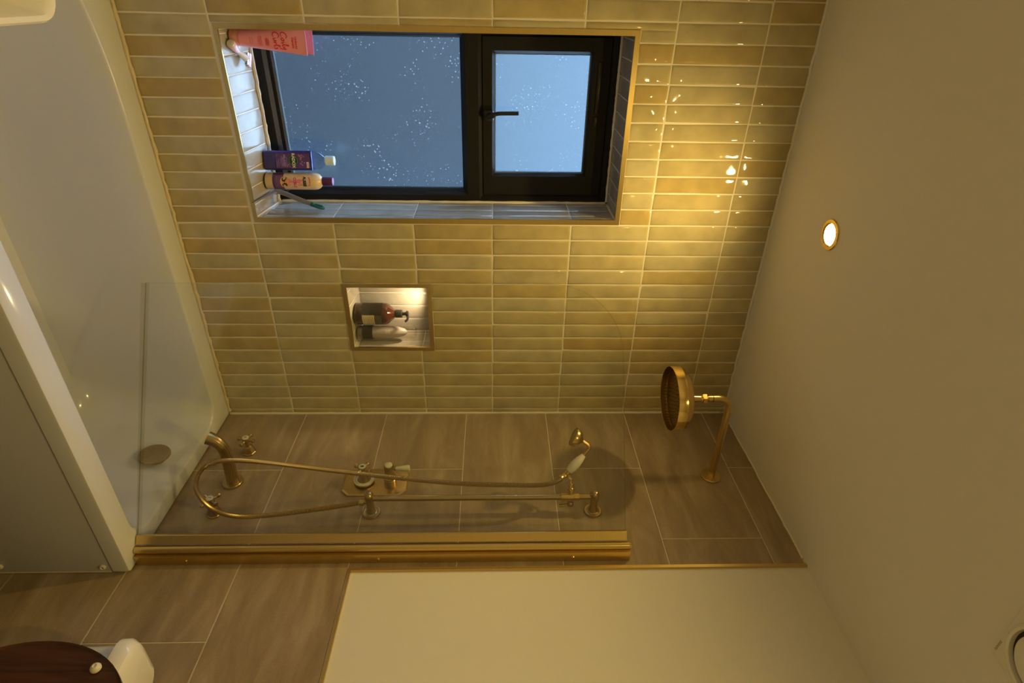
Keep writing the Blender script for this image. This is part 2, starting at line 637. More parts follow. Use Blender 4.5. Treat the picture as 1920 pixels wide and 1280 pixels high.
# ================================================================== THE SETTING
CEIL = 2.445
RIM = 0.555
XL, YF = -1.72, -2.60          # left wall, wall behind the camera


def wall_slab(name, rects, label, mat, axis):
    bm = bmesh.new()
    for r in rects:
        box(bm, *r)
    o = finish(name, bm, mat, None, 0)
    return tag(o, label, 'wall', kind='structure')


# window wall: grout bed behind the tiles, with the window and niche openings left free
WX0, WX1, WZ0, WZ1 = -1.291, -0.770, 0.811, 1.935       # clear opening
NX0, NX1, NZ0, NZ1 = -0.529, -0.2945, 1.056, 1.3245     # niche opening
TT = 0.008                                              # tile thickness
GY = 0.0014                                             # grout face behind the tile face
wx0, wx1, wz0, wz1 = WX0 - TT, WX1 + TT, WZ0 - TT, WZ1 + TT
nx0, nx1, nz0, nz1 = NX0 - TT, NX1 + TT, NZ0 - TT, NZ1 + TT
Y1 = 0.27
ND = 0.12
wall_back = wall_slab('wall_back', [
    (XL - 0.1, wx0, GY, Y1, -0.02, CEIL), (wx0, wx1, GY, Y1, -0.02, wz0), (wx0, wx1, GY, Y1, wz1, CEIL),
    (wx1, nx0, GY, Y1, -0.02, CEIL), (nx0, nx1, GY, Y1, -0.02, nz0), (nx0, nx1, GY, Y1, nz1, CEIL),
    (nx1, 0.1, GY, Y1, -0.02, CEIL), (nx0, nx1, ND + 0.012, Y1, nz0, nz1)],
    'window wall clad in upright cream glazed tiles above the bath', 'grout', 1)
wall_right = wall_slab('wall_right', [
    (0.0016, 0.14, -0.700, GY, -0.02, CEIL), (0.0016, 0.14, YF, -0.700, -0.02, 1.1445),
    (0.0075, 0.14, YF, -0.700, 1.1445, CEIL)],
    'tap-end wall with taupe stone tiles and cream paint above the gold trim', 'grout', 0)
# painted skin of the upper right wall
part('painted_plaster', 'plaster', wall_right, lambda bm: box(bm, 0.0070, 0.0076, YF, -0.706, 1.1505, CEIL), 0)
wall_left = wall_slab('wall_left', [(XL - 0.1, XL, YF, GY, -0.02, CEIL)], 'plain cream painted wall beside the basin', 'plaster', 0)
wall_front = wall_slab('wall_front', [(XL - 0.1, 0.14, YF - 0.1, YF, -0.02, CEIL)], 'plain cream painted wall opposite the window', 'plaster', 1)
bm = bmesh.new()
box(bm, XL - 0.1, 0.14, YF - 0.1, Y1, CEIL, CEIL + 0.1)
tag(finish('ceiling', bm, 'plaster', None, 0), 'plain cream painted ceiling above the bath', 'ceiling', kind='structure')
bm = bmesh.new()
box(bm, XL - 0.1, 0.14, YF - 0.1, Y1, -0.1, -0.0)
tag(finish('floor', bm, 'floor', None, 0), 'grey brown bathroom floor under the bath', 'floor', kind='structure')
# a rough bead of filler along the ceiling
def bead(bm):
    pts = [(-1.72 + i * 0.02, -0.001 + random.uniform(-0.0012, 0.001), CEIL - 0.002 + random.uniform(-0.002, 0.0015)) for i in range(86)]
    tube(bm, pts, 0.0045, 6)
part('sealant_bead', 'plaster', wall_back, bead, 60)
part('sealant_bead', 'plaster', wall_right, lambda bm: tube(bm, [(-0.0005, -0.004 - i * 0.02, CEIL - 0.002 + random.uniform(-0.0015, 0.001)) for i in range(35)], 0.004, 6), 60)
part('sealant_bead', 'grout_white', wall_right, lambda bm: tube(bm, [(-0.0015 + random.uniform(-0.0006, 0.0006), -0.0015, RIM + i * 0.0189) for i in range(100)], 0.0048, 6), 60)
def rimbead(bm):
    pts = [(-1.70 + i * 0.017, -0.003 + random.uniform(-0.002, 0.001), RIM + 0.001 + random.uniform(-0.0012, 0.002)) for i in range(100)]
    tube(bm, pts, [0.0055 + random.uniform(-0.001, 0.0025) for _ in pts], 7)
part('sealant_bead', 'sealant', wall_back, rimbead, 60)


# ---- glazed tiles
def tile_mesh(name, w, h, t, mat, wob=0.0007, nl=4):
    """tile with soft, slightly wavy edges; centred, front face towards -y, long side z"""
    bm = bmesh.new()
    per = []
    hw, hh = w / 2, h / 2
    ns = nl if h > w * 1.5 else 2
    nw = nl if w > h * 1.5 else 1
    for i in range(nw):
        per.append((-hw + w * i / nw, -hh, 0))
    for i in range(ns):
        per.append((hw, -hh + h * i / ns, 1))
    for i in range(nw):
        per.append((hw - w * i / nw, hh, 2))
    for i in range(ns):
        per.append((-hw, hh - h * i / ns, 3))
    pts = []
    for x, z, s in per:
        a = random.uniform(-wob, wob)
        b = random.uniform(-wob, wob)
        pts.append((x + (a if s in (1, 3) else 0), z + (b if s in (0, 2) else 0)))
    def ring(ins, y):
        return [(x - math.copysign(min(ins, abs(x)), x) if abs(abs(x) - hw) < 0.002 else x,
                 y, z - math.copysign(min(ins, abs(z)), z) if abs(abs(z) - hh) < 0.002 else z) for x, z in pts]
    loft(bm, [ring(0, t), ring(0, 0.0016), ring(0.0014, 0.0007), ring(0.007, 0)], cap0=False)
    me = bpy.data.meshes.new(name)
    bmesh.ops.recalc_face_normals(bm, faces=bm.faces)
    bm.to_mesh(me)
    bm.free()
    me.materials.append(M[mat])
    me.polygons.foreach_set('use_smooth', [True] * len(me.polygons))
    me.set_sharp_from_angle(angle=math.radians(50))
    return me


PX, PZ = 0.0522107, 0.2511387       # tile pitch
TW, TH = PX - 0.0032, PZ - 0.0032
variants = [tile_mesh('tile', TW, TH, TT, 'tile') for _ in range(5)]


def put(me, parent, loc, rot=(0, 0, 0), name='tile'):
    o = bpy.data.objects.new(name, me)
    C.objects.link(o)
    o.parent = parent
    o.location = loc
    o.rotation_euler = rot
    return o


def sub_rect(r, h):
    """r minus h, as rectangles"""
    x0, x1, z0, z1 = r
    a0, a1, b0, b1 = h
    if a0 >= x1 or a1 <= x0 or b0 >= z1 or b1 <= z0:
        return [r]
    out = []
    if a0 > x0:
        out.append((x0, a0, z0, z1))
    if a1 < x1:
        out.append((a1, x1, z0, z1))
    m0, m1 = max(x0, a0), min(x1, a1)
    if b0 > z0:
        out.append((m0, m1, z0, b0))
    if b1 < z1:
        out.append((m0, m1, b1, z1))
    return out


WT = (-1.3055, -0.7535, 0.800, 1.9495)      # outer outline of the gold trims
NT = (-0.5425, -0.2815, 1.0420, 1.3395)
xs = [-0.0205780 - PX * k for k in range(34)]
zs = [0.7920605 + PZ * k for k in range(-1, 7)]
for kx in range(-1, 33):
    x1 = -0.0025 if kx < 0 else xs[kx] - 0.0016
    x0 = xs[kx + 1] + 0.0016
    if kx < 0:
        x0 = xs[0] + 0.0016
    if x0 < XL + 0.004:
        x0 = XL + 0.004
    if x1 - x0 < 0.008:
        continue
    for kz in range(len(zs)):
        z0 = max(zs[kz] + 0.0016, RIM + 0.004)
        z1 = min((zs[kz] + PZ) - 0.0016, CEIL - 0.004)
        rs = [(x0, x1, z0, z1)]
        for hole in (WT, NT):
            rs = [q for r in rs for q in sub_rect(r, (hole[0] - 0.0008, hole[1] + 0.0008, hole[2] - 0.0008, hole[3] + 0.0008))]
        rs = [r for r in rs if r[1] - r[0] > 0.006 and r[3] - r[2] > 0.006]
        if not rs:
            continue
        rot = (random.uniform(-0.006, 0.006), 0, random.uniform(-0.02, 0.02))
        if len(rs) == 1 and abs(rs[0][1] - rs[0][0] - TW) < 1e-4 and abs(rs[0][3] - rs[0][2] - TH) < 1e-4:
            put(random.choice(variants), wall_back, ((x0 + x1) / 2, 0.0, (z0 + z1) / 2), rot)
        else:
            for r in rs:
                me = tile_mesh('tile', r[1] - r[0], r[3] - r[2], TT, 'tile', 0.0004)
                put(me, wall_back, ((r[0] + r[1]) / 2, 0.0, (r[2] + r[3]) / 2), rot)

# ---- stone tiles on the tap-end wall (300 x 600, half bond)
SP = 0.3025
szs = [0.8417242 - 3 * SP + SP * k for k in range(9)]
for k, z0 in enumerate(szs):
    z1 = min(z0 + SP, CEIL)
    za = max(z0 + 0.0014, 0.001)
    if z1 - za < 0.02:
        continue
    off = -0.3050 if (k % 2 == 0) else -0.6065          # vertical joints of this row
    js = sorted({off + 0.6065 * j for j in range(-6, 3)})
    yend = YF if z0 < 1.0 else -0.7005
    for a, b in zip(js, js[1:]):
        y0, y1 = max(a, yend) + 0.0014, min(b, -0.002) - 0.0014
        if y1 - y0 < 0.02:
            continue
        zb = z1 - (0.0014 if z1 < CEIL else 0.004)
        if zb > 1.1445 - 0.002 and z0 < 1.0:
            zb = 1.1430
        bm = bmesh.new()
        cy, cz = (y0 + y1) / 2, (za + zb) / 2
        def ring(ins, x):
            return [(x, (y0 + ins) - cy, (za + ins) - cz), (x, (y1 - ins) - cy, (za + ins) - cz), (x, (y1 - ins) - cy, (zb - ins) - cz), (x, (y0 + ins) - cy, (zb - ins) - cz)]
        loft(bm, [ring(0, 0.0075), ring(0, 0.0008), ring(0.0009, 0)], cap0=False)
        me = bpy.data.meshes.new('tile')
        bmesh.ops.recalc_face_normals(bm, faces=bm.faces)
        bm.to_mesh(me)
        bm.free()
        me.materials.append(M['stone'])
        put(me, wall_right, (random.uniform(-0.0002, 0.0002), cy, cz))


# ---- gold trims
def strip(name, parent, poly, d, mat='gold'):
    return part(name, mat, parent, lambda bm: prism(bm, poly, d), 0)


def frame_trim(root, o, i, y0=-0.0012, y1=0.006):
    """mitred frame: o, i = outer / inner rectangles (x0, x1, z0, z1)"""
    ox0, ox1, oz0, oz1 = o
    ix0, ix1, iz0, iz1 = i
    D = (0, y1 - y0, 0)
    for poly in ([(ox0, oz0), (ox1, oz0), (ix1, iz0), (ix0, iz0)], [(ox0, oz1), (ix0, iz1), (ix1, iz1), (ox1, oz1)],
                 [(ox0, oz0), (ix0, iz0), (ix0, iz1), (ox0, oz1)], [(ox1, oz0), (ox1, oz1), (ix1, iz1), (ix1, iz0)]):
        strip('trim_strip', root, [(x, y0, z) for x, z in poly], D)


t1 = tag(empty('trim_1', (0, 0, 0)), 'brushed gold tile trim framing the window opening', 'trim', kind='structure')
frame_trim(t1, WT, (WX0, WX1, WZ0, WZ1))
t2 = tag(empty('trim_2', (0, 0, 0)), 'brushed gold tile trim framing the lit wall niche', 'trim', kind='structure')
frame_trim(t2, NT, (NX0, NX1, NZ0, NZ1))
t3 = tag(empty('trim_3', (0, 0, 0)), 'brushed gold edge trim around the painted wall', 'trim', kind='structure')
strip('trim_strip', t3, [(-0.0012, -0.6995, 1.1535), (-0.0012, -0.7085, 1.1535), (-0.0012, -0.7085, CEIL), (-0.0012, -0.6995, CEIL)], (0.0085, 0, 0))
strip('trim_strip', t3, [(-0.0012, -0.6995, 1.1445), (-0.0012, YF, 1.1445), (-0.0012, YF, 1.1535), (-0.0012, -0.6995, 1.1535)], (0.0085, 0, 0))

# ---- window: reveal, frame, panes
win = tag(empty('window_1', (-1.03, 0.17, 0.82)), 'dark framed window with frosted panes above the bath', 'window', kind='structure')


def wpart(name, mat, fn, parent=None, smooth=35):
    bm = bmesh.new()
    fn(bm)
    if parent is None or parent is win:
        bmesh.ops.translate(bm, verts=bm.verts, vec=(1.03, -0.17, -0.82))
        return finish(name, bm, mat, win, smooth)
    bmesh.ops.translate(bm, verts=bm.verts, vec=(1.03, -0.17, -0.82))
    return finish(name, bm, mat, parent, smooth)


SL = 0.024 / 0.17          # the sill rises towards the window
lin = wpart('reveal_lining', 'grout_white', lambda bm: [
    prism(bm, [(wx0, 0.004, wz0), (wx0, 0.20, wz0), (wx0, 0.20, WZ0 - 0.002 + SL * 0.2), (wx0, 0.004, WZ0 - 0.002)], (wx1 - wx0, 0, 0)),
    box(bm, wx0, wx1, 0.004, 0.20, WZ1 + 0.002, wz1), box(bm, wx0, WX0 - 0.002, 0.004, 0.20, wz0, wz1),
    box(bm, WX1 + 0.002, wx1, 0.004, 0.20, wz0, wz1)], smooth=0)
OFF = Vector((1.03, -0.17, -0.82))


def put_w(me, loc, rot):
    o = put(me, lin, Vector(loc) + OFF, rot)
    return o


RD = 0.166
sill_rot = math.atan(SL)
m_sill = [tile_mesh('tile', PX - 0.003, RD, 0.006, 'tile_pale', 0.0006) for _ in range(3)]
x = WX1 + 0.0 
k = 0
edges = [-0.7715, -0.8085] + [-0.8085 - 0.0522 * i for i in range(1, 10)] + [-1.2900]
for a, b in zip(edges, edges[1:]):
    w = a - b - 0.003
    me = random.choice(m_sill) if abs(w - (PX - 0.003)) < 3e-4 else tile_mesh('tile', w, RD, 0.006, 'tile_pale', 0.0004)
    # sill: front face up ; the tile's -y face turned to +z
    put_w(me, ((a + b) / 2, RD / 2 + 0.001, WZ0 + SL * RD / 2), (-PI / 2 + sill_rot, 0, 0))
    me2 = random.choice(m_sill) if abs(w - (PX - 0.003)) < 3e-4 else tile_mesh('tile', w, RD, 0.006, 'tile_pale', 0.0004)
    put_w(me2, ((a + b) / 2, RD / 2 + 0.001, WZ1), (PI / 2, 0, 0))
yed = [0.001, 0.034, 0.0862, 0.1384, 0.167]
zed = [WZ0 + 0.004] + [1.0432 + PZ * i for i in range(4)] + [WZ1 - 0.002]
for a, b in zip(yed, yed[1:]):
    for c, d in zip(zed, zed[1:]):
        c2 = c + (SL * b if c == zed[0] else 0)
        me = tile_mesh('tile', b - a - 0.003, d - c2 - 0.003, 0.006, 'tile_jamb', 0.0005)
        put_w(me, (WX1, (a + b) / 2, (c2 + d) / 2), (0, random.uniform(-.004, .004), -PI / 2))
        put_w(me, (WX0, (a + b) / 2, (c2 + d) / 2), (0, 0, PI / 2))


def ringframe(bm, o, i, y0, y1, ch=0.0):
    """frame between outer and inner rectangles with a chamfered inner front edge"""
    def L(r, y):
        return [(r[0], y, r[2]), (r[1], y, r[2]), (r[1], y, r[3]), (r[0], y, r[3])]
    i2 = (i[0] - ch, i[1] + ch, i[2] - ch, i[3] + ch)
    rings = [L(o, y1), L(o, y0), L(i2, y0), L(i, y0 + ch * 1.2), L(i, y1)]
    vs = [[bm.verts.new(p) for p in r] for r in rings]
    vs.append(vs[0])
    for a, b in zip(vs, vs[1:]):
        for j in range(4):
            bm.faces.new((a[j], a[(j + 1) % 4], b[(j + 1) % 4], b[j]))


FX0, FX1 = -1.310, -0.772
wpart('window_frame', 'frame', lambda bm: (ringframe(bm, (FX0, FX1, 0.828, 1.482), (-1.276, -0.806, 0.868, 1.452), 0.165, 0.215, 0.010),
                                           ringframe(bm, (FX0, FX1, 1.482, 1.936), (-1.272, -0.798, 1.517, 1.905), 0.165, 0.215, 0.016)), smooth=30)
wpart('glazing_bead', 'frame', lambda bm: ringframe(bm, (-1.276, -0.806, 0.868, 1.452), (-1.268, -0.813, 0.884, 1.446), 0.181, 0.205, 0.006), smooth=30)
wpart('window_pane', 'frost', lambda bm: box(bm, -1.274, -0.808, 0.1955, 0.2005, 0.870, 1.450), smooth=0)
sash = wpart('sash', 'frame', lambda bm: ringframe(bm, (-1.274, -0.796, 1.515, 1.907), (-1.228, -0.866, 1.552, 1.848), 0.176, 0.212, 0.008), smooth=30)
wpart('sash_pane', 'frost', lambda bm: box(bm, -1.232, -0.862, 0.1985, 0.2035, 1.548, 1.852), sash, 0)
wpart('gasket', 'blade', lambda bm: ringframe(bm, (-1.230, -0.864, 1.550, 1.850), (-1.2245, -0.8695, 1.5555, 1.8445), 0.188, 0.199, 0.001), sash, 0)
def handle(bm):
    x = -1.050
    box(bm, x - 0.016, x + 0.016, 0.168, 0.177, 1.519, 1.548, 0.004)
    lathe(bm, (x, 0.172, 1.536), (0, -1, 0), [(0, 0.0095), (0.014, 0.0095), (0.018, 0.007)], 14)
    tube(bm, spline([(x, 0.158, 1.534), (x - 0.004, 0.152, 1.548), (x - 0.010, 0.150, 1.562), (x - 0.011, 0.151, 1.59), (x - 0.0115, 0.152, 1.627)], 5),
         [0.0085] * 8 + [0.0065] * 13, 10)
wpart('window_handle', 'black', handle, sash)
wpart('hinge_cover', 'black', lambda bm: (box(bm, -1.21, -1.06, 0.170, 0.177, 1.868, 1.882, 0.003), box(bm, -1.05, -1.02, 0.171, 0.177, 1.868, 1.880, 0.002)), sash)
def sillbead(bm):
    pts = [(-1.286 + i * 0.0104, 0.148 + random.uniform(-0.003, 0.003), 0.8335 + random.uniform(-0.001, 0.001)) for i in range(50)]
    tube(bm, pts, [0.006 + random.uniform(-0.0008, 0.0015) for _ in pts], 7)
wpart('sealant_bead', 'sealant', sillbead)
def jambbead(bm):
    pts = [(-0.7725, 0.164 + random.uniform(-0.001, 0.001), 0.84 + i * 0.0218) for i in range(51)]
    tube(bm, pts, [0.004 + random.uniform(-0.0006, 0.001) for _ in pts], 6)
    pts = [(-1.286 + i * 0.0104, 0.164 + random.uniform(-0.0015, 0.0015), 1.933) for i in range(50)]
    tube(bm, pts, [0.005 + random.uniform(-0.0008, 0.0015) for _ in pts], 6)
wpart('sealant_bead', 'grout_white', jambbead)

# ---- outside the window: unseen walls and ground added to shape light through the panes
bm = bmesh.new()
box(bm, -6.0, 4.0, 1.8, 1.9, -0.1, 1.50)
tag(finish('wall_sky_blocker', bm, 'sky_blocker', None, 0), 'added unseen dark wall dimming the lower frosted pane', 'wall', kind='structure')
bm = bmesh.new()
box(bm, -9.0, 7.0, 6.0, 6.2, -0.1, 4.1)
tag(finish('wall_pane_backdrop', bm, 'backdrop', None, 0), 'added unseen backdrop wall setting the upper frosted pane brightness', 'wall', kind='structure')
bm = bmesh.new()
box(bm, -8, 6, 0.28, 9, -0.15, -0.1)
tag(finish('ground', bm, 'sky_blocker', None, 0), 'added unseen dark ground blocking light from below the window', 'ground', kind='structure')

# ---- niche lining and its tiles
NS = 0.010 / ND
nlin = part('niche_lining', 'grout_white', wall_back, lambda bm: [
    prism(bm, [(nx0, 0.003, nz0), (nx0, ND + 0.011, nz0), (nx0, ND + 0.011, NZ0 - 0.002 + NS * ND), (nx0, 0.003, NZ0 - 0.002)], (nx1 - nx0, 0, 0)),
    box(bm, nx0, nx1, 0.003, ND + 0.011, NZ1 + 0.002, nz1), box(bm, nx0, NX0 - 0.002, 0.003, ND + 0.011, nz0, nz1),
    box(bm, NX1 + 0.002, nx1, 0.003, ND + 0.011, nz0, nz1), box(bm, nx0, nx1, ND + 0.002, ND + 0.011, nz0, nz1)], 0)
ned = [NX0 + 0.001, -0.5035, -0.4513, -0.3991, -0.3469, NX1 - 0.001]
for a, b in zip(ned, ned[1:]):
    w = b - a - 0.003
    put(tile_mesh('tile', w, NZ1 - NZ0 - 0.014, 0.006, 'tile_pale', 0.0005), nlin, ((a + b) / 2, ND, (NZ0 + NZ1) / 2 + 0.005), (0, 0, random.uniform(-.006, .006)))
    put(tile_mesh('tile', w, ND - 0.003, 0.006, 'tile_pale', 0.0005), nlin, ((a + b) / 2, ND / 2, NZ0 + NS * ND / 2), (-PI / 2 + math.atan(NS), 0, 0))
    put(tile_mesh('tile', w, ND - 0.003, 0.006, 'tile_pale', 0.0005), nlin, ((a + b) / 2, ND / 2, NZ1), (PI / 2, 0, 0))
for a, b in ((0.001, 0.047), (0.047, 0.0995), (0.0995, ND)):
    for c, d in ((NZ0 + 0.012, 1.296), (1.296, NZ1)):
        me = tile_mesh('tile', b - a - 0.003, d - c - 0.003, 0.006, 'tile_pale', 0.0004)
        put(me, nlin, (NX1, (a + b) / 2, (c + d) / 2), (0, 0, -PI / 2))
        put(me, nlin, (NX0, (a + b) / 2, (c + d) / 2), (0, 0, PI / 2))


# ================================================================== LAMPS
def downlight(x, y, label, w, k):
    t = tag(empty('downlight', (x, y, CEIL)), label, 'ceiling light', 'recessed ceiling downlights')
    part('bezel', 'shiny', t, lambda bm: lathe(bm, (0, 0, 0), (0, 0, -1), [(0, 0.041), (0.002, 0.0415), (0.004, 0.040), (0.0045, 0.031), (0.002, 0.0275), (0.0005, 0.0265)], 40, True, False))
    part('lens', 'lens', t, lambda bm: lathe(bm, (0, 0, -0.0012), (0, 0, -1), [(0, 0.0275), (0.0008, 0.0270)], 32))
    ld = bpy.data.lights.new('beam', 'AREA')
    ld.shape = 'DISK'
    ld.size = 0.054
    ld.energy = w
    ld.color = LAMP_COL
    # reflector beam: falls off faster than a bare disc towards the sides
    ld.use_nodes = True
    nt = ld.node_tree
    ge = N(nt, 'ShaderNodeNewGeometry')
    dt = N(nt, 'ShaderNodeVectorMath', operation='DOT_PRODUCT')
    nt.links.new(ge.outputs['Normal'], dt.inputs[0])
    nt.links.new(ge.outputs['Incoming'], dt.inputs[1])
    ab = N(nt, 'ShaderNodeMath', operation='ABSOLUTE')
    nt.links.new(dt.outputs['Value'], ab.inputs[0])
    pw = N(nt, 'ShaderNodeMath', operation='POWER')
    pw.inputs[1].default_value = k
    nt.links.new(ab.outputs[0], pw.inputs[0])
    nt.links.new(pw.outputs[0], nt.nodes['Emission'].inputs['Strength'])
    lo = bpy.data.objects.new('beam', ld)
    C.objects.link(lo)
    lo.parent = t
    lo.location = (0, 0, -0.0046)
    return t


downlight(-0.8492, -0.3297, 'lit gold rimmed downlight in the ceiling above the window', LAMP_W, 1.4)
downlight(-0.8492, -1.62, 'lit gold rimmed downlight in the ceiling near the room centre', LAMP_W, 0.7)

nl = tag(empty('niche_light', (-0.45, 0.055, NZ1)), 'small warm light in the top of the wall niche', 'lamp')
part('housing', 'shiny', nl, lambda bm: lathe(bm, (0, 0, -0.0005), (0, 0, -1), [(0, 0.017), (0.003, 0.017), (0.0035, 0.0125), (0.002, 0.012)], 24, True, False))
part('lens', 'niche_led', nl, lambda bm: lathe(bm, (0, 0, -0.001), (0, 0, -1), [(0, 0.0122), (0.0012, 0.012)], 20))
ld = bpy.data.lights.new('beam', 'SPOT')
ld.energy = 3.6
ld.color = NICHE_COL
ld.spot_size = math.radians(165)
ld.spot_blend = 0.6
ld.shadow_soft_size = 0.012
lo = bpy.data.objects.new('beam', ld)
C.objects.link(lo)
lo.parent = nl
lo.location = (0, 0, -0.006)

# ceiling extractor fan
fan = tag(empty('extractor_fan', (-0.472, -1.281, CEIL)), 'square white ceiling extractor fan with round grille', 'extractor fan')
def fan_plate(bm):
    a, b = rrect(-0.080, 0.080, -0.080, 0.080, 0.012, 5), rrect(-0.076, 0.076, -0.076, 0.076, 0.011, 5)
    loft(bm, [[(x, y, -0.0002) for x, y in a], [(x, y, -0.006) for x, y in a], [(x, y, -0.009) for x, y in b]])
part('face_plate', 'plaster', fan, fan_plate)
part('grille_ring', 'ceramic', fan, lambda bm: lathe(bm, (0, 0, -0.009), (0, 0, -1), [(0, 0.071), (0.008, 0.069), (0.010, 0.065), (0.008, 0.061), (0, 0.060)], 48, False, False))
part('grille_gap', 'dark_slot', fan, lambda bm: lathe(bm, (0, 0, -0.0088), (0, 0, -1), [(0, 0.0605), (0.0006, 0.0600)], 40))
part('grille_disc', 'ceramic', fan, lambda bm: lathe(bm, (0, 0, -0.009), (0, 0, -1), [(0, 0.052), (0.007, 0.051), (0.010, 0.046), (0.0115, 0.0)], 40))
def tinymarks(bm):
    for i in range(6):
        box(bm, 0.038 + i * 0.0042, 0.0405 + i * 0.0042, 0.0725 + (i % 2) * 0.0006, 0.0765, -0.0092, -0.0088)
part('maker_mark', 'faint_ink', fan, tinymarks, 0)['kind'] = 'stuff'

# ================================================================== BATH
bath = tag(empty('bathtub', (-0.85, -0.355, 0)), 'white acrylic bath with wide rim beneath the window', 'bathtub')
BO = Vector((0.85, 0.355, 0))
def to_local(bm, off):
    bmesh.ops.translate(bm, verts=bm.verts, vec=off)
def bpart(name, mat, root, off, fn, smooth=35):
    bm = bmesh.new()
    fn(bm)
    to_local(bm, off)
    return finish(name, bm, mat, root, smooth)
def tub(bm):
    n = 10
    def L(x0, x1, y0, y1, rt, re, z, ex=None):
        out = []
        for q, (x, y) in enumerate(rrect(x0, x1, y0, y1, (rt, 0.01, 0.01, rt), n)):
            c, k = divmod(q, n + 1)
            if c in (1, 2):
                rx, ry = (ex if ex else (re, re))
                a = math.radians(90 * c + 90 * k / n)
                x = x0 + rx + rx * math.cos(a)
                y = (y1 - ry if c == 1 else y0 + ry) + ry * math.sin(a)
            out.append((x, y, z))
        return out
    g = 0.004
    loops = [L(-1.700, -g, -0.706, -g, 0.008, 0.008, 0.5085), L(-1.704, -g, -0.711, -g, 0.010, 0.010, 0.5105),
             L(-1.704, -g, -0.712, -g, 0.010, 0.010, 0.548), L(-1.702, -g - 0.002, -0.710, -g - 0.002, 0.010, 0.010, 0.5535),
             L(-1.697, -g - 0.006, -0.705, -g - 0.006, 0.010, 0.010, 0.555),
             L(-1.600, -0.050, -0.648, -0.088, 0.075, 0, 0.555, (0.50, 0.27)), L(-1.597, -0.054, -0.6445, -0.0915, 0.074, 0, 0.5535, (0.498, 0.268)),
             L(-1.593, -0.058, -0.641, -0.095, 0.073, 0, 0.547, (0.495, 0.265)),
             L(-1.54, -0.085, -0.625, -0.112, 0.09, 0, 0.46, (0.46, 0.245)), L(-1.42, -0.118, -0.600, -0.135, 0.11, 0, 0.30, (0.40, 0.22)),
             L(-1.33, -0.145, -0.580, -0.155, 0.12, 0, 0.215, (0.36, 0.20)), L(-1.27, -0.175, -0.555, -0.180, 0.13, 0, 0.180, (0.32, 0.18)),
             L(-1.15, -0.26, -0.490, -0.245, 0.12, 0.12, 0.168)]
    loft(bm, loops, cap0=False, cap1=True)
bpart('tub_shell', 'enamel', bath, BO, tub, 40)
bpart('overflow_cover', 'antique', bath, BO, lambda bm: lathe(bm, (-0.078, -0.338, 0.463), (-1, 0, 0.16), [(0, 0.030), (0.016, 0.032), (0.018, 0.044), (0.021, 0.046), (0.024, 0.045), (0.0255, 0.041), (0.026, 0.0)], 40))
bpart('waste_plug', 'antique', bath, BO, lambda bm: lathe(bm, (-0.30, -0.367, 0.168), (0, 0, 1), [(0, 0.033), (0.004, 0.033), (0.006, 0.028), (0.0065, 0.0)], 28))
for x in (-1.25, -0.35):
    bpart('foot_rail', 'panel', bath, BO, lambda bm: box(bm, x, x + 0.06, -0.62, -0.09, 0.0, 0.165), 0)

bp_ = tag(empty('bath_surround', (-0.85, -0.690, 0)), 'cool light tinted front board closing the side of the bath', 'bath board')
PO = Vector((0.85, 0.690, 0))
bpart('panel_board', 'panel', bp_, PO, lambda bm: box(bm, -1.70, -0.006, -0.7075, -0.695, 0.002, 0.5055, 0.001), 30)
bpart('sealant_line', 'grout_white', bp_, PO, lambda bm: tube(bm, [(-0.005, -0.7045, 0.01 + i * 0.049) for i in range(11)], 0.004, 6), 60)
for sx, sz in ((-0.026, 0.487), (-0.032, 0.216)):
    c = bpart('screw_cap', 'porcelain', bp_, PO, lambda bm: lathe(bm, (sx, -0.7075, sz), (0, -1, 0), [(0, 0.0085), (0.004, 0.008), (0.006, 0.0055), (0.004, 0.0032), (0.003, 0.003)], 18, True, False))
    bpart('screw_hole', 'black', c, PO, lambda bm: lathe(bm, (sx, -0.7100, sz), (0, -1, 0), [(0, 0.0036), (0.0008, 0.0034)], 14))

# ================================================================== SHOWER SCREEN
scr = tag(empty('shower_screen', (-0.05, -0.652, RIM)), 'clear glass bath screen with rounded corner and gold hinge post', 'shower screen')
SO = Vector((0.05, 0.652, -RIM))
Hh = Vector((-0.050, -0.652, 0))
gd = Vector((-0.83035722, 0.55723145, 0))
gn = Vector((gd.y, -gd.x, 0)) * -1.0
def gpt(s, z, o=0.0):
    p = Hh + gd * s + gn * o
    return (p.x, p.y, z)
GZ0, GZ1, GW, GR = 0.5575, 1.927, 0.733, 0.205
outline = [(0.012, GZ0), (GW, GZ0)]
for k in range(25):
    a = PI / 2 * k / 24
    outline.append((GW - GR + GR * math.cos(a), GZ1 - GR + GR * math.sin(a)))
outline.append((0.012, GZ1))
def pane(bm):
    f = [bm.verts.new(gpt(s, z, 0.003)) for s, z in outline]
    b = [bm.verts.new(gpt(s, z, -0.003)) for s, z in outline]
    bm.faces.new(f)
    bm.faces.new(b[::-1])
    n = len(f)
    for i in range(n):
        q = bm.faces.new((f[i], b[i], b[(i + 1) % n], f[(i + 1) % n]))
        q.material_index = 1
glass = bpart('glass_pane', ['clear', 'glass_edge'], scr, SO, pane, 0)
bpart('bottom_seal', 'seal', scr, SO, lambda bm: (prism(bm, [gpt(0.012, GZ0 + 0.012, 0.0048), gpt(GW, GZ0 + 0.012, 0.0048), gpt(GW, GZ0 - 0.011, 0.0048), gpt(0.02, GZ0 - 0.0015, 0.0048)], gn * -0.0012)), 0)
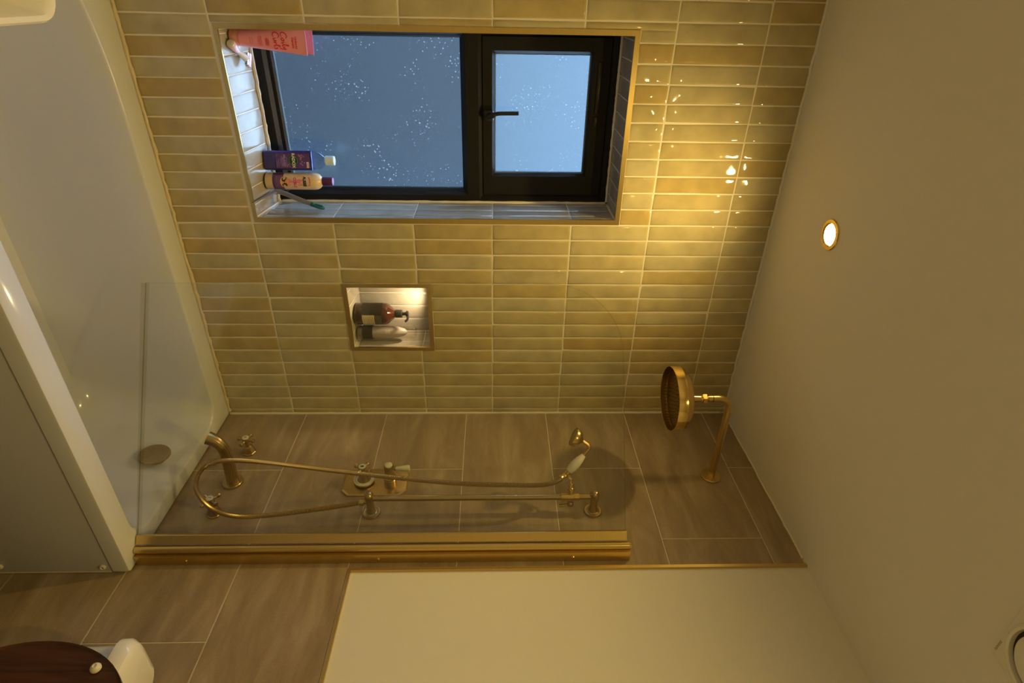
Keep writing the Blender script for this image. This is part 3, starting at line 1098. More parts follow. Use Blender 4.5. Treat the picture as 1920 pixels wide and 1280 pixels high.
# hinge clamp profile along the glass edge, pivot tube, wall channel
def clamp(bm):
    P = [gpt(0.001, 0.558, 0.009), gpt(0.024, 0.558, 0.008), gpt(0.026, 0.558, 0.005), gpt(0.026, 0.558, -0.005), gpt(0.024, 0.558, -0.008), gpt(0.001, 0.558, -0.009)]
    prism(bm, P, (0, 0, 1.372))
bpart('clamp_profile', 'gold', scr, SO, clamp, 30)
bpart('pivot_tube', 'gold', scr, SO, lambda bm: lathe(bm, (-0.0425, -0.6655, 0.557), (0, 0, 1), [(0, 0.0105), (1.379, 0.0105)], 24), 40)
bpart('pivot_cap', 'shiny', scr, SO, lambda bm: lathe(bm, (-0.0425, -0.6655, 1.936), (0, 0, 1), [(0, 0.0085), (0.006, 0.0085), (0.007, 0.006)], 20))
bpart('wall_channel', 'gold', scr, SO, lambda bm: prism(bm, [(-0.0015, -0.6835, 0.557), (-0.0325, -0.6835, 0.557), (-0.0325, -0.6565, 0.557), (-0.0015, -0.6565, 0.557)], (0, 0, 1.382)), 0)
for z in (0.695, 1.226, 1.776):
    c = bpart('screw', 'shiny', scr, SO, lambda bm: lathe(bm, (-0.016, -0.6834, z), (0, -1, 0), [(0, 0.0048), (0.0018, 0.0046), (0.003, 0.0035), (0.0034, 0.0)], 16))
    bpart('screw_slot', 'dark_slot', c, SO, lambda bm: box(bm, -0.0188, -0.0132, -0.6874, -0.6868, z - 0.0007, z + 0.0007), 0)

# ================================================================== OVERHEAD SHOWER
oh = tag(empty('overhead_shower', (0, -0.3486, 2.281)), 'polished gold round overhead shower on a bent wall arm', 'shower head')
OO = Vector((0, 0.3486, -2.281))
def op(name, mat, fn, par=None, smooth=35):
    return bpart(name, mat, par or oh, OO, fn, smooth)
op('wall_flange', 'brass', lambda bm: lathe(bm, (-0.0008, -0.3486, 2.281), (-1, 0, 0), [(0, 0.0325), (0.004, 0.0325), (0.0055, 0.031), (0.006, 0.012)], 36))
ax, ay = -0.3255, -0.3486
arm = [(-0.003, ay, 2.281), (-0.12, ay, 2.2815), (-0.27, ay, 2.282)] + [(-0.2825 - 0.043 * math.sin(a), ay, 2.239 + 0.043 * math.cos(a)) for a in [PI / 2 * i / 10 for i in range(11)]] + [(ax, ay, 2.224)]
op('arm', 'brass', lambda bm: tube(bm, arm, 0.0112, 18))
op('joint_ring', 'dark_slot', lambda bm: lathe(bm, (ax, ay, 2.2245), (0, 0, -1), [(0, 0.0116), (0.002, 0.0116)], 20))
op('collar', 'shiny', lambda bm: lathe(bm, (ax, ay, 2.2225), (0, 0, -1), [(0, 0.0112), (0.013, 0.0112), (0.0135, 0.009), (0.017, 0.009)], 20))
op('swivel_nut', 'shiny', lambda bm: lathe(bm, (ax, ay, 2.2055), (0, 0, -1), [(0, 0.0135), (0.002, 0.0155), (0.012, 0.0155), (0.014, 0.0135)], 6), None, 20)
op('neck', 'shiny', lambda bm: lathe(bm, (ax, ay, 2.1915), (0, 0, -1), [(0, 0.0115), (0.006, 0.0105), (0.012, 0.0115), (0.043, 0.013)], 20))
RS = 0.100
head = op('rose', 'shiny', lambda bm: lathe(bm, (ax, ay, 2.150), (0, 0, -1),
        [(0, 0.012), (0.0015, 0.045), (0.005, 0.068), (0.011, 0.083), (0.020, 0.0925), (0.032, 0.0985), (0.033, RS), (0.0595, RS), (0.0605, RS - 0.0008), (0.060, RS - 0.002), (0.040, RS - 0.003)], 64, True, False), None, 40)
op('spray_plate', 'brass_shade', lambda bm: lathe(bm, (ax, ay, 2.0915), (0, 0, 1), [(0, RS - 0.0024), (0.0225, RS - 0.0030), (0.0235, RS - 0.006), (0.0238, 0.0)], 56, False, True), head)
def nozzles(bm):
    for rr, n in ((0.012, 6), (0.025, 12), (0.038, 18), (0.051, 24), (0.064, 30), (0.077, 36), (0.088, 42)):
        for i in range(n):
            a = 2 * PI * i / n
            x, y = ax + rr * math.cos(a), ay + rr * math.sin(a)
            lathe(bm, (x, y, 2.1151), (0, 0, -1), [(0, 0.0014), (0.0016, 0.0010)], 5, False, True)
nz_ = op('nozzle_field', 'dark_slot', nozzles, head, 0)
nz_['kind'] = 'stuff'

# ================================================================== RISER RAIL, HANDSET, HOSE
ry, rx = -0.499, -0.0635
rail = tag(empty('riser_rail', (0, ry, 1.1735)), 'aged brass riser rail with a sliding handset holder', 'shower rail')
RO = Vector((0, -ry, -1.1735))
def rp(name, mat, fn, par=None, smooth=35):
    return bpart(name, mat, par or rail, RO, fn, smooth)
rp('rail_tube', 'antique', lambda bm: lathe(bm, (rx, ry, 1.1735), (0, 0, 1), [(0, 0.0092), (0.686, 0.0092)], 20))
for z in (1.1735, 1.8597):
    b = rp('bracket', 'antique', lambda bm: lathe(bm, (-0.004, ry, z), (-1, 0, 0), [(0, 0.017), (0.012, 0.0118), (0.040, 0.0112), (0.048, 0.0135), (0.062, 0.0150), (0.072, 0.0140), (0.078, 0.0098), (0.0795, 0.0086), (0.081, 0.0086), (0.0825, 0.006), (0.083, 0.0)], 26))
    rp('flange', 'antique', lambda bm: lathe(bm, (-0.0008, ry, z), (-1, 0, 0), [(0, 0.0278), (0.004, 0.0278), (0.0065, 0.0262), (0.0075, 0.0215), (0.0065, 0.019), (0.008, 0.0165)], 36), b)
rp('hose_outlet', 'antique', lambda bm: (lathe(bm, (-0.0545, ry - 0.004, 1.166), (0, 0, -1), [(0, 0.009), (0.010, 0.009)], 16), lathe(bm, (-0.0535, ry - 0.006, 1.157), (0, -0.08, -1), [(0, 0.0115), (0.0125, 0.0115), (0.0135, 0.009)], 6)), None, 20)
sl = rp('slider', 'brass', lambda bm: lathe(bm, (rx, ry, 1.756), (0, 0, 1), [(0, 0.0118), (0.0015, 0.0126), (0.040, 0.0126), (0.041, 0.0118), (0.056, 0.0115)], 24))
PHI = math.radians(25)
sd = Vector((-math.cos(PHI), math.sin(PHI), 0))
def swing(q, z, o=0.0):
    p = Vector((rx, ry, 0)) + sd * q + Vector((sd.y, -sd.x, 0)) * o
    return (p.x, p.y, z)
rp('holder_stem', 'brass', lambda bm: lathe(bm, swing(0.010, 1.788), (sd.x, sd.y, -0.06), [(0, 0.0085), (0.012, 0.0085), (0.013, 0.0125), (0.019, 0.0125), (0.020, 0.0085), (0.031, 0.008), (0.033, 0.0055), (0.044, 0.0048)], 18), sl)
rp('holder_cradle', 'brass', lambda bm: tube(bm, [swing(0.060, 1.785, -0.013), swing(0.066, 1.779, -0.0125), swing(0.073, 1.775, 0), swing(0.066, 1.779, 0.0125), swing(0.060, 1.785, 0.013), swing(0.054, 1.790, 0), swing(0.060, 1.785, -0.013)], 0.0034, 8), sl)
rp('clamp_knob', 'antique', lambda bm: (lathe(bm, (rx + 0.008, ry, 1.787), (1, 0, 0), [(0, 0.0075), (0.012, 0.0075), (0.014, 0.0095), (0.026, 0.0095), (0.030, 0.006)], 16), tube(bm, [(-0.032, ry, 1.784), (-0.030, ry, 1.773), (-0.028, ry, 1.762), (-0.027, ry, 1.752)], [0.004, 0.004, 0.006, 0.0055], 10)), sl)

hs = tag(empty('hand_shower', swing(0.065, 1.7626)), 'brass hand shower with white porcelain handle on the riser rail', 'hand shower')
HO = -Vector(swing(0.065, 1.7626))
def hp(name, mat, fn, par=None, smooth=40):
    return bpart(name, mat, par or hs, HO, fn, smooth)
def sdir(a, z):
    return (sd.x * a, sd.y * a, z)
hp('grip_base', 'brass', lambda bm: lathe(bm, swing(0.0635, 1.7635), sdir(0.745, 0.667), [(0, 0.0078), (0.002, 0.0095), (0.009, 0.0095), (0.011, 0.0083), (0.015, 0.0102), (0.023, 0.0108), (0.025, 0.009)], 20))
hp('porcelain_handle', 'porcelain', lambda bm: lathe(bm, swing(0.0815, 1.7800), sdir(0.745, 0.667), [(0, 0.0096), (0.005, 0.0118), (0.018, 0.0144), (0.033, 0.0144), (0.048, 0.0124), (0.060, 0.0094), (0.067, 0.0068)], 24))
hp('neck', 'brass', lambda bm: tube(bm, spline([swing(0.130, 1.8230), swing(0.140, 1.8305), swing(0.1525, 1.8400), swing(0.1605, 1.8395), swing(0.1675, 1.8310), swing(0.1765, 1.8190)], 6), 0.0058, 12))
hd = hp('rose', 'brass', lambda bm: lathe(bm, swing(0.1745, 1.8210), sdir(0.46, -0.89), [(0, 0.0060), (0.004, 0.009), (0.009, 0.0170), (0.016, 0.0252), (0.021, 0.0280), (0.031, 0.0292), (0.033, 0.0285)], 32, True, False))
fc = Vector(swing(0.1745, 1.8210)) + Vector(sdir(0.46, -0.89)).normalized() * 0.0315
hp('spray_face', 'antique', lambda bm: lathe(bm, fc, sdir(0.46, -0.89), [(0, 0.0282), (0.001, 0.0265), (0.0012, 0.0)], 28), hd)

hose_pts = [(-0.0530, -0.5085, 1.1405), (-0.055, -0.5325, 1.0326), (-0.058, -0.5549, 0.9143), (-0.06, -0.5638, 0.8096), (-0.07, -0.5499, 0.7374), (-0.085, -0.5177, 0.6861), (-0.105, -0.4787, 0.6574), (-0.125, -0.4361, 0.6618), (-0.14, -0.4198, 0.702), (-0.145, -0.4186, 0.7589), (-0.145, -0.4288, 0.8589), (-0.145, -0.4579, 1.0272), (-0.145, -0.4959, 1.2565), (-0.14, -0.5166, 1.4478), (-0.13, -0.5143, 1.6050), (-0.125, -0.5100, 1.6930), (-0.122, -0.4940, 1.7380), (-0.1212, -0.4745, 1.7595)]
hose = tag(empty('shower_hose', hose_pts[0]), 'ribbed brass shower hose looping down over the bath taps', 'shower hose')
HS = -Vector(hose_pts[0])
def ribbed(bm):
    P = spline(hose_pts, 24)
    # resample evenly
    acc = [0.0]
    for a, b in zip(P, P[1:]):
        acc.append(acc[-1] + (b - a).length)
    L = acc[-1]
    step = 0.00175
    n = int(L / step)
    out, j = [], 0
    for i in range(n + 1):
        s = L * i / n
        while j < len(acc) - 2 and acc[j + 1] < s:
            j += 1
        t = (s - acc[j]) / max(1e-9, acc[j + 1] - acc[j])
        out.append(P[j].lerp(P[j + 1], min(1, t)))
    tube(bm, out, [0.0078 if i % 2 else 0.0060 for i in range(len(out))], 10)
bpart('ribbed_tube', 'antique', hose, HS, ribbed, 25)
a, b = Vector(hose_pts[-2]), Vector(hose_pts[-1])
bpart('end_nut', 'brass', hose, HS, lambda bm: lathe(bm, b - (b - a).normalized() * 0.010, (b - a), [(0, 0.0085), (0.002, 0.010), (0.008, 0.010), (0.010, 0.0085)], 14))


# ================================================================== BATH FILLER AND TAPS
fl = tag(empty('bath_filler', (0, -0.3653, 0.702)), 'aged brass bath spout curving down from the stone wall', 'bath spout')
LO = Vector((0, 0.3653, -0.702))
bpart('flange', 'antique', fl, LO, lambda bm: lathe(bm, (-0.0008, -0.3653, 0.702), (-1, 0, 0), [(0, 0.0320), (0.007, 0.0320), (0.009, 0.0305), (0.0095, 0.018)], 36))
def spout(bm):
    path = spline([(-0.005, -0.3653, 0.702), (-0.06, -0.3653, 0.7055), (-0.115, -0.3653, 0.7075), (-0.145, -0.3653, 0.7040), (-0.168, -0.3653, 0.6945), (-0.182, -0.3653, 0.6805), (-0.190, -0.3653, 0.6660)], 6)
    n = len(path)
    tube(bm, path, [0.0185 - 0.001 * i / n if i < n * 0.6 else 0.0175 + 0.0040 * (i - n * 0.6) / (n * 0.4) for i in range(n)], 28)
bpart('spout', 'antique', fl, LO, spout)
def ribs(bm):
    base = spline([(-0.006, 0, 0.702), (-0.06, 0, 0.7055), (-0.115, 0, 0.7075), (-0.145, 0, 0.7040), (-0.168, 0, 0.6945), (-0.182, 0, 0.6805), (-0.190, 0, 0.6660)], 6)
    for dy in (-0.0125, -0.0065):
        pts = []
        for i, p in enumerate(base):
            t = (base[min(i + 1, len(base) - 1)] - base[max(i - 1, 0)]).normalized()
            up = Vector((t.z, 0, -t.x))
            h = math.sqrt(max(0, 0.0182 ** 2 - dy * dy))
            pts.append(Vector((p.x, -0.3653 + dy, p.z)) + (up if up.z > 0 else -up) * h)
        tube(bm, pts, 0.0014, 6)
bpart('spout_ridge', 'antique', fl, LO, ribs)


def cross_tap(y, z, label, ang):
    t = tag(empty('bath_tap', (0, y, z)), label, 'tap', 'cross handled bath taps')
    part('tap_base', 'antique', t, lambda bm: lathe(bm, (-0.0008, 0, 0), (-1, 0, 0), [(0, 0.0225), (0.004, 0.0225), (0.006, 0.0205), (0.028, 0.0145), (0.031, 0.0125)], 8), 20)
    part('stem', 'antique', t, lambda bm: lathe(bm, (-0.030, 0, 0), (-1, 0, 0), [(0, 0.0095), (0.004, 0.0095), (0.005, 0.0075), (0.018, 0.0075), (0.019, 0.011), (0.024, 0.013), (0.032, 0.013), (0.036, 0.0115)], 20))
    def arms(bm):
        for k in range(4):
            a = ang + k * PI / 2
            d = Vector((0, math.cos(a), math.sin(a)))
            lathe(bm, Vector((-0.057, 0, 0)) + d * 0.010, d, [(0, 0.0052), (0.010, 0.0044), (0.013, 0.0066), (0.017, 0.0078), (0.021, 0.0062), (0.0228, 0.0)], 12)
    part('cross_handle', 'antique', t, arms)
    d = part('porcelain_disc', 'porcelain', t, lambda bm: lathe(bm, (-0.0655, 0, 0), (-1, 0, 0), [(0, 0.0112), (0.0018, 0.0108), (0.0026, 0.0)], 24))
    part('index_letter', 'black_ink', d, lambda bm: tube(bm, [(-0.0686, 0.0018, -0.0035), (-0.0686, 0.0018, 0.0035), (-0.0686, -0.0018, 0.0035)] if ang > 0.5 else [(-0.0686, -0.0028, 0.0028), (-0.0686, 0.0028, 0.0014), (-0.0686, 0.0028, -0.0014), (-0.0686, -0.0028, -0.0028)], 0.0006, 5))
    return t


cross_tap(-0.2187, 0.7033, 'cross handled brass bath tap between the window wall and the spout', 0.25)
cross_tap(-0.4970, 0.6960, 'cross handled brass bath tap inside the lower hose loop', 0.62)

# shower valve
vy = -0.370
vz = 1.1667
valve = tag(empty('shower_valve', (0, vy, vz)), 'brass shower valve plate with dial and white lever', 'shower valve')
def plate(bm):
    def oct_(i, x):
        a, b, c = 0.104 - i, 0.060 - i, 0.022
        return [(x, p, q) for p, q in ((-b + c, -a), (b - c, -a), (b, -a + c), (b, a - c), (b - c, a), (-b + c, a), (-b, a - c), (-b, -a + c))]
    loft(bm, [oct_(0, -0.0008), oct_(0, -0.005), oct_(0.004, -0.008)])
part('back_plate', 'brass', valve, plate, 20)
dz, lz = -0.038, 0.046
part('dial_boss', 'antique', valve, lambda bm: lathe(bm, (-0.008, 0, dz), (-1, 0, 0), [(0, 0.026), (0.004, 0.026), (0.005, 0.033), (0.009, 0.034), (0.011, 0.033), (0.011, 0.020), (0.018, 0.017), (0.036, 0.015), (0.046, 0.0125)], 32), 30)
rg = part('dial_ring', 'porcelain', valve, lambda bm: lathe(bm, (-0.0185, 0, dz), (-1, 0, 0), [(0, 0.0335), (0.0015, 0.0330), (0.0018, 0.0225), (0, 0.0215)], 40, False, False))
def dialmarks(bm):
    for k in range(12):
        a = -2.6 + k * 0.19
        p = Vector((-0.0206, 0.0275 * math.cos(a), dz + 0.0275 * math.sin(a)))
        d = Vector((0, math.cos(a), math.sin(a)))
        tube(bm, [p - d * 0.0022, p + d * 0.0022], 0.0007, 4)
part('dial_marks', 'black_ink', rg, dialmarks, 0)
def varms(bm):
    lathe(bm, (-0.052, 0, dz), (-1, 0, 0), [(0, 0.009), (0.006, 0.009), (0.008, 0.013), (0.016, 0.0135), (0.020, 0.012)], 22)
    for k in range(4):
        a = 0.5 + k * PI / 2
        d = Vector((0, math.cos(a), math.sin(a)))
        lathe(bm, Vector((-0.064, 0, dz)) + d * 0.010, d, [(0, 0.0055), (0.010, 0.0047), (0.013, 0.0068), (0.017, 0.0080), (0.021, 0.0062), (0.0228, 0.0)], 12)
part('cross_handle', 'antique', valve, varms)
dc = part('porcelain_disc', 'porcelain', valve, lambda bm: lathe(bm, (-0.0715, 0, dz), (-1, 0, 0), [(0, 0.0118), (0.0018, 0.0112), (0.0026, 0.0)], 24))
part('index_mark', 'green_ink', dc, lambda bm: box(bm, -0.0748, -0.0739, -0.003, 0.003, dz - 0.005, dz + 0.005), 0)
part('lever_body', 'antique', valve, lambda bm: lathe(bm, (-0.008, 0, lz), (-1, 0, 0), [(0, 0.0195), (0.012, 0.0195), (0.014, 0.0175), (0.016, 0.0205), (0.020, 0.0205), (0.022, 0.0150), (0.046, 0.0145), (0.048, 0.0158), (0.066, 0.0158), (0.070, 0.0135)], 30))
part('lever_cap', 'porcelain', valve, lambda bm: lathe(bm, (-0.0775, 0, lz), (-1, 0, 0), [(0, 0.0128), (0.003, 0.012), (0.005, 0.007), (0.0055, 0.0)], 24))
lv = part('lever_handle', 'porcelain', valve, lambda bm: lathe(bm, (-0.066, -0.004, lz + 0.022), (-0.05, 0, 1), [(0, 0.0062), (0.002, 0.0072), (0.042, 0.0108), (0.045, 0.0100), (0.046, 0.007)], 24))
part('lever_joint', 'antique', lv, lambda bm: lathe(bm, (-0.066, -0.003, lz + 0.008), (-0.03, 0, 1), [(0, 0.006), (0.010, 0.006), (0.012, 0.0085), (0.015, 0.0085)], 16))

# ================================================================== TOILET
wc = tag(empty('toilet', (-0.30, -1.20, 0)), 'white close coupled toilet with raised dark wood lid', 'toilet')
TO = Vector((0.30, 1.20, 0))
def tp(name, mat, fn, par=None, smooth=40):
    return bpart(name, mat, par or wc, TO, fn, smooth)
def rl(x0, x1, y0, y1, r, z, n=6):
    return [(x, y, z) for x, y in rrect(x0, x1, y0, y1, r, n)]
tp('cistern', 'ceramic', lambda bm: loft(bm, [rl(-0.135, -0.004, -1.385, -1.015, 0.03, 0.40), rl(-0.150, -0.004, -1.398, -1.002, 0.035, 0.46), rl(-0.152, -0.004, -1.402, -0.998, 0.035, 0.7255)]))
tp('cistern_lid', 'ceramic', lambda bm: loft(bm, [rl(-0.160, -0.003, -1.408, -0.992, 0.04, 0.729), rl(-0.166, -0.003, -1.413, -0.987, 0.042, 0.734), rl(-0.166, -0.003, -1.413, -0.987, 0.042, 0.752), rl(-0.158, -0.004, -1.405, -0.995, 0.042, 0.766), rl(-0.145, -0.008, -1.393, -1.007, 0.042, 0.7705)]))
tp('flush_button', 'steel', lambda bm: lathe(bm, (-0.085, -1.20, 0.770), (0, 0, 1), [(0, 0.020), (0.004, 0.020), (0.006, 0.017), (0.0065, 0.0)], 28))
def egg(cx, cy, ax_, by, z, n=40, back=0.6):
    out = []
    for i in range(n):
        a = 2 * PI * i / n
        c, s = math.cos(a), math.sin(a)
        out.append((cx + (ax_ * c * (back if c > 0 else 1.0)), cy + by * s, z))
    return out
tp('bowl', 'ceramic', lambda bm: loft(bm, [egg(-0.32, -1.20, 0.17, 0.11, 0.0), egg(-0.32, -1.20, 0.17, 0.105, 0.10), egg(-0.35, -1.20, 0.22, 0.135, 0.25), egg(-0.38, -1.20, 0.255, 0.175, 0.36, back=0.7), egg(-0.38, -1.20, 0.26, 0.18, 0.395, back=0.72),
                                          egg(-0.38, -1.20, 0.20, 0.13, 0.395), egg(-0.38, -1.20, 0.17, 0.11, 0.32), egg(-0.38, -1.20, 0.08, 0.06, 0.22)], cap0=True, cap1=True))
tp('bowl_plinth', 'ceramic', lambda bm: loft(bm, [rl(-0.20, -0.004, -1.30, -1.10, 0.02, 0.0), rl(-0.20, -0.004, -1.33, -1.07, 0.02, 0.30), rl(-0.20, -0.004, -1.37, -1.03, 0.02, 0.395), rl(-0.16, -0.004, -1.37, -1.03, 0.02, 0.40)]))
def ring(bm):
    lo = [egg(-0.38, -1.20, 0.26, 0.18, 0.398, back=0.72), egg(-0.38, -1.20, 0.265, 0.185, 0.405, back=0.72), egg(-0.38, -1.20, 0.262, 0.183, 0.418, back=0.72), egg(-0.38, -1.20, 0.19, 0.12, 0.420), egg(-0.38, -1.20, 0.18, 0.11, 0.405), egg(-0.38, -1.20, 0.19, 0.115, 0.398)]
    lo.append(lo[0])
    loft(bm, lo, False, False)
tp('seat_ring', 'wood', ring)
def lid(bm):
    def L(x, k):
        out = []
        for i in range(56):
            a = 2 * PI * i / 56
            y = -1.20 + (0.165 - k) * math.cos(a)
            z = 0.622 + (0.2145 - k) * math.sin(a)
            z = max(z, 0.428)
            out.append((x + 0.055 * (z - 0.42), y, z))
        return out
    loft(bm, [L(-0.213, 0.004), L(-0.217, 0.0), L(-0.201, 0.0), L(-0.198, 0.004)])
tp('lid', 'wood', lid)
for yy in (-1.091, -1.309):
    tp('lid_buffer', 'porcelain', lambda bm: lathe(bm, (-0.198, yy, 0.744), (-1, 0, 0.04), [(0, 0.0105), (0.004, 0.0105), (0.009, 0.0075), (0.0105, 0.004), (0.009, 0.0025)], 18))
for yy in (-1.13, -1.27):
    tp('hinge', 'steel', lambda bm: (lathe(bm, (-0.205, yy - 0.02, 0.425), (0, 1, 0), [(0, 0.009), (0.04, 0.009)], 14), lathe(bm, (-0.195, yy, 0.398), (0, 0, 1), [(0, 0.012), (0.02, 0.010)], 14)))

# ================================================================== BASIN AND VANITY
van = tag(empty('vanity_unit', (-1.53, -1.06, 0)), 'white vanity cabinet under the basin by the left wall', 'cabinet')
VO = Vector((1.53, 1.06, 0))
bpart('body', 'vanity', van, VO, lambda bm: box(bm, -1.716, -1.372, -1.33, -0.80, 0.0, 0.78, 0.002), 0)
for y0, y1 in ((-1.325, -1.068), (-1.062, -0.805)):
    d = bpart('door', 'vanity', van, VO, lambda bm: box(bm, -1.372, -1.354, y0, y1, 0.06, 0.77, 0.002), 0)
    bpart('knob', 'brass', d, VO, lambda bm: lathe(bm, (-1.354, (y0 + y1) / 2 + (0.09 if y0 < -1.2 else -0.09), 0.62), (1, 0, 0), [(0, 0.006), (0.012, 0.005), (0.016, 0.012), (0.022, 0.012), (0.024, 0.008)], 16))
bas = tag(empty('basin', (-1.53, -1.06, 0.78)), 'white ceramic basin with rounded corner beside the bath', 'basin')
BA = Vector((1.53, 1.06, -0.78))
bpart('bowl', 'ceramic', bas, BA, lambda bm: loft(bm, [rl(-1.716, -1.365, -1.335, -0.790, 0.03, 0.781, 8), rl(-1.716, -1.350, -1.352, -0.774, 0.04, 0.83, 8), rl(-1.716, -1.342, -1.358, -0.766, 0.042, 0.888, 8), rl(-1.716, -1.341, -1.359, -0.765, 0.042, 0.895, 8), rl(-1.714, -1.344, -1.356, -0.768, 0.040, 0.900, 8),
      rl(-1.600, -1.351, -1.349, -0.775, 0.036, 0.899, 8), rl(-1.597, -1.356, -1.344, -0.780, 0.036, 0.893, 8), rl(-1.59, -1.375, -1.32, -0.80, 0.05, 0.850, 8), rl(-1.57, -1.41, -1.27, -0.85, 0.06, 0.806, 8), rl(-1.53, -1.45, -1.20, -0.92, 0.03, 0.798, 8)]))
bpart('waste', 'brass', bas, BA, lambda bm: lathe(bm, (-1.49, -1.06, 0.7985), (0, 0, 1), [(0, 0.022), (0.002, 0.022), (0.004, 0.016)], 24))

# ================================================================== THINGS ON THE WINDOW SILL
def sill_z(y):
    return WZ0 + SL * y + 0.0008


# --- two pink tubes
def pink_tube(x, y, rz, label, mat, hgt, full):
    t = tag(empty('squeeze_tube', (x, y, sill_z(y) + 0.0008), rz), label, 'tube', 'pink tubes on the sill')
    t.rotation_euler[1] = 0.055
    CAPH = 0.026
    def ab(z):
        k = min(1, max(0, (z - CAPH) / (hgt - 0.012 - CAPH)))
        return 0.0215 + (0.0335 - 0.0215) * k, 0.0215 * (1 - k) ** 0.8 + 0.0012
    def body(bm):
        loops = []
        for i in range(13):
            z = CAPH + (hgt - CAPH) * i / 12
            a, b = ab(z)
            loops.append([(a * math.cos(2 * PI * j / 32), b * math.sin(2 * PI * j / 32), z) for j in range(32)])
        loft(bm, loops)
    part('tube_body', mat, t, body, 60)
    part('cap', 'pink_cap', t, lambda bm: lathe(bm, (0, 0, 0), (0, 0, 1), [(0, 0.0205), (0.002, 0.0215), (0.024, 0.0215), (0.0255, 0.0205)], 30))
    part('crimp', mat, t, lambda bm: box(bm, -0.0336, 0.0336, -0.0012, 0.0012, hgt - 0.012, hgt + 0.001), 0)
    def s(u, z):
        a, b = ab(z)
        q = max(0.0, 1 - (u / a) ** 2)
        return (u, -b * math.sqrt(q) - 0.0006, z)
    if full:
        script = [[(-0.0085, 0.150), (-0.013, 0.154), (-0.020, 0.150), (-0.023, 0.142), (-0.018, 0.137), (-0.011, 0.140)],
                  [(-0.005, 0.146), (-0.009, 0.142), (-0.006, 0.138), (-0.002, 0.142), (-0.005, 0.146), (0.001, 0.144)],
                  [(0.002, 0.146), (0.003, 0.139), (0.006, 0.142)], [(0.0028, 0.1495), (0.0034, 0.1505)],
                  [(0.006, 0.142), (0.011, 0.153), (0.0095, 0.156), (0.008, 0.150), (0.010, 0.139), (0.013, 0.142)],
                  [(0.013, 0.147), (0.015, 0.141), (0.019, 0.146), (0.020, 0.148), (0.019, 0.135), (0.0155, 0.131)]]
        curls = [[(-0.009, 0.129), (-0.0135, 0.133), (-0.020, 0.129), (-0.022, 0.121), (-0.017, 0.116), (-0.011, 0.119)],
                 [(-0.008, 0.125), (-0.007, 0.118), (-0.003, 0.119), (-0.001, 0.125), (0.000, 0.118)],
                 [(0.002, 0.125), (0.003, 0.118), (0.004, 0.123), (0.008, 0.125)],
                 [(0.008, 0.120), (0.013, 0.131), (0.0115, 0.133), (0.010, 0.127), (0.012, 0.117), (0.015, 0.119)],
                 [(0.020, 0.124), (0.017, 0.125), (0.0205, 0.119), (0.016, 0.117)]]
        decal('brand_script', stroke_faces(script + curls, 0.0026), s, 'red_ink', t)
        decal('maker_name', join(shift(text_faces('Umberto', 0.0085, 1.0, 0.0002), 0.002, 0.176), shift(text_faces('Giannini', 0.0085, 1.0, 0.0002), 0.002, 0.168)), s, 'red_ink', t)
        rows = []
        for zc, w in ((0.104, 0.016), (0.1005, 0.020), (0.097, 0.017)):
            rows.append((-w / 2 + 0.003, w / 2 + 0.003, zc - 0.0009, zc + 0.0009))
        for zc, w in ((0.086, 0.024), (0.083, 0.026), (0.080, 0.025), (0.077, 0.02), (0.062, 0.016), (0.056, 0.02)):
            rows.append((-w / 2 + 0.001, w / 2 + 0.001, zc - 0.0004, zc + 0.0004))
        decal('fine_print', rect_faces(rows), s, 'red_ink', t)
    return t


pink_tube(-1.2680, 0.060, 0.12, 'pink squeeze tube with red script in the near sill corner', 'pink', 0.202, True)
pink_tube(-1.2660, 0.112, 0.05, 'deeper pink squeeze tube half hidden behind the lettered tube', 'pink_back', 0.200, False)

# --- pink razor leaning on the sill
rz_ = tag(empty('razor', (-1.235, 0.055, sill_z(0.055))), 'pink and white safety razor lying on the sill', 'razor')
def rzp(name, mat, fn, smooth=45):
    bm = bmesh.new()
    fn(bm)
    to_local(bm, Vector((1.235, -0.055, -sill_z(0.055))))
    return finish(name, bm, mat, rz_, smooth)
A0, A1, A2 = Vector((-1.2545, 0.026, 0.8285)), Vector((-1.232, 0.060, 0.8300)), Vector((-1.213, 0.086, 0.8390))
rzp('handle', 'razor_pink', lambda bm: tube(bm, [A0, A0.lerp(A1, 0.06), A0.lerp(A1, 0.5), A1], [0.0105, 0.0125, 0.0105, 0.0062], 16))
rzp('neck', 'razor_white', lambda bm: tube(bm, [A1, A1.lerp(A2, 0.4), A2], [0.0063, 0.0075, 0.0105], 14))
rzp('butt_cap', 'porcelain', lambda bm: lathe(bm, A0 - (A1 - A0).normalized() * 0.0018, (A0 - A1), [(-0.003, 0.0105), (0.0, 0.0105), (0.0012, 0.008)], 18))
hx = (A2 - A1).normalized()
side = Vector((hx.y, -hx.x, 0)).normalized()
up = side.cross(hx).normalized()
c0 = A2 + hx * 0.006
def headbox(bm, c, a, b, d):
    vs = [bm.verts.new(c + side * (sx * a) + hx * (sy * b) + up * (sz * d)) for sx in (-1, 1) for sy in (-1, 1) for sz in (-1, 1)]
    for f in ((0, 1, 3, 2), (4, 6, 7, 5), (0, 4, 5, 1), (2, 3, 7, 6), (0, 2, 6, 4), (1, 5, 7, 3)):
        bm.faces.new([vs[i] for i in f])
rzp('razor_head', 'razor_pink', lambda bm: headbox(bm, c0 + hx * 0.007, 0.0195, 0.0045, 0.0055), 20)
rzp('blade_cartridge', 'steel', lambda bm: [headbox(bm, c0 + side * s, 0.0035, 0.0035, 0.0045) for s in (-0.014, -0.005, 0.005, 0.014)], 20)

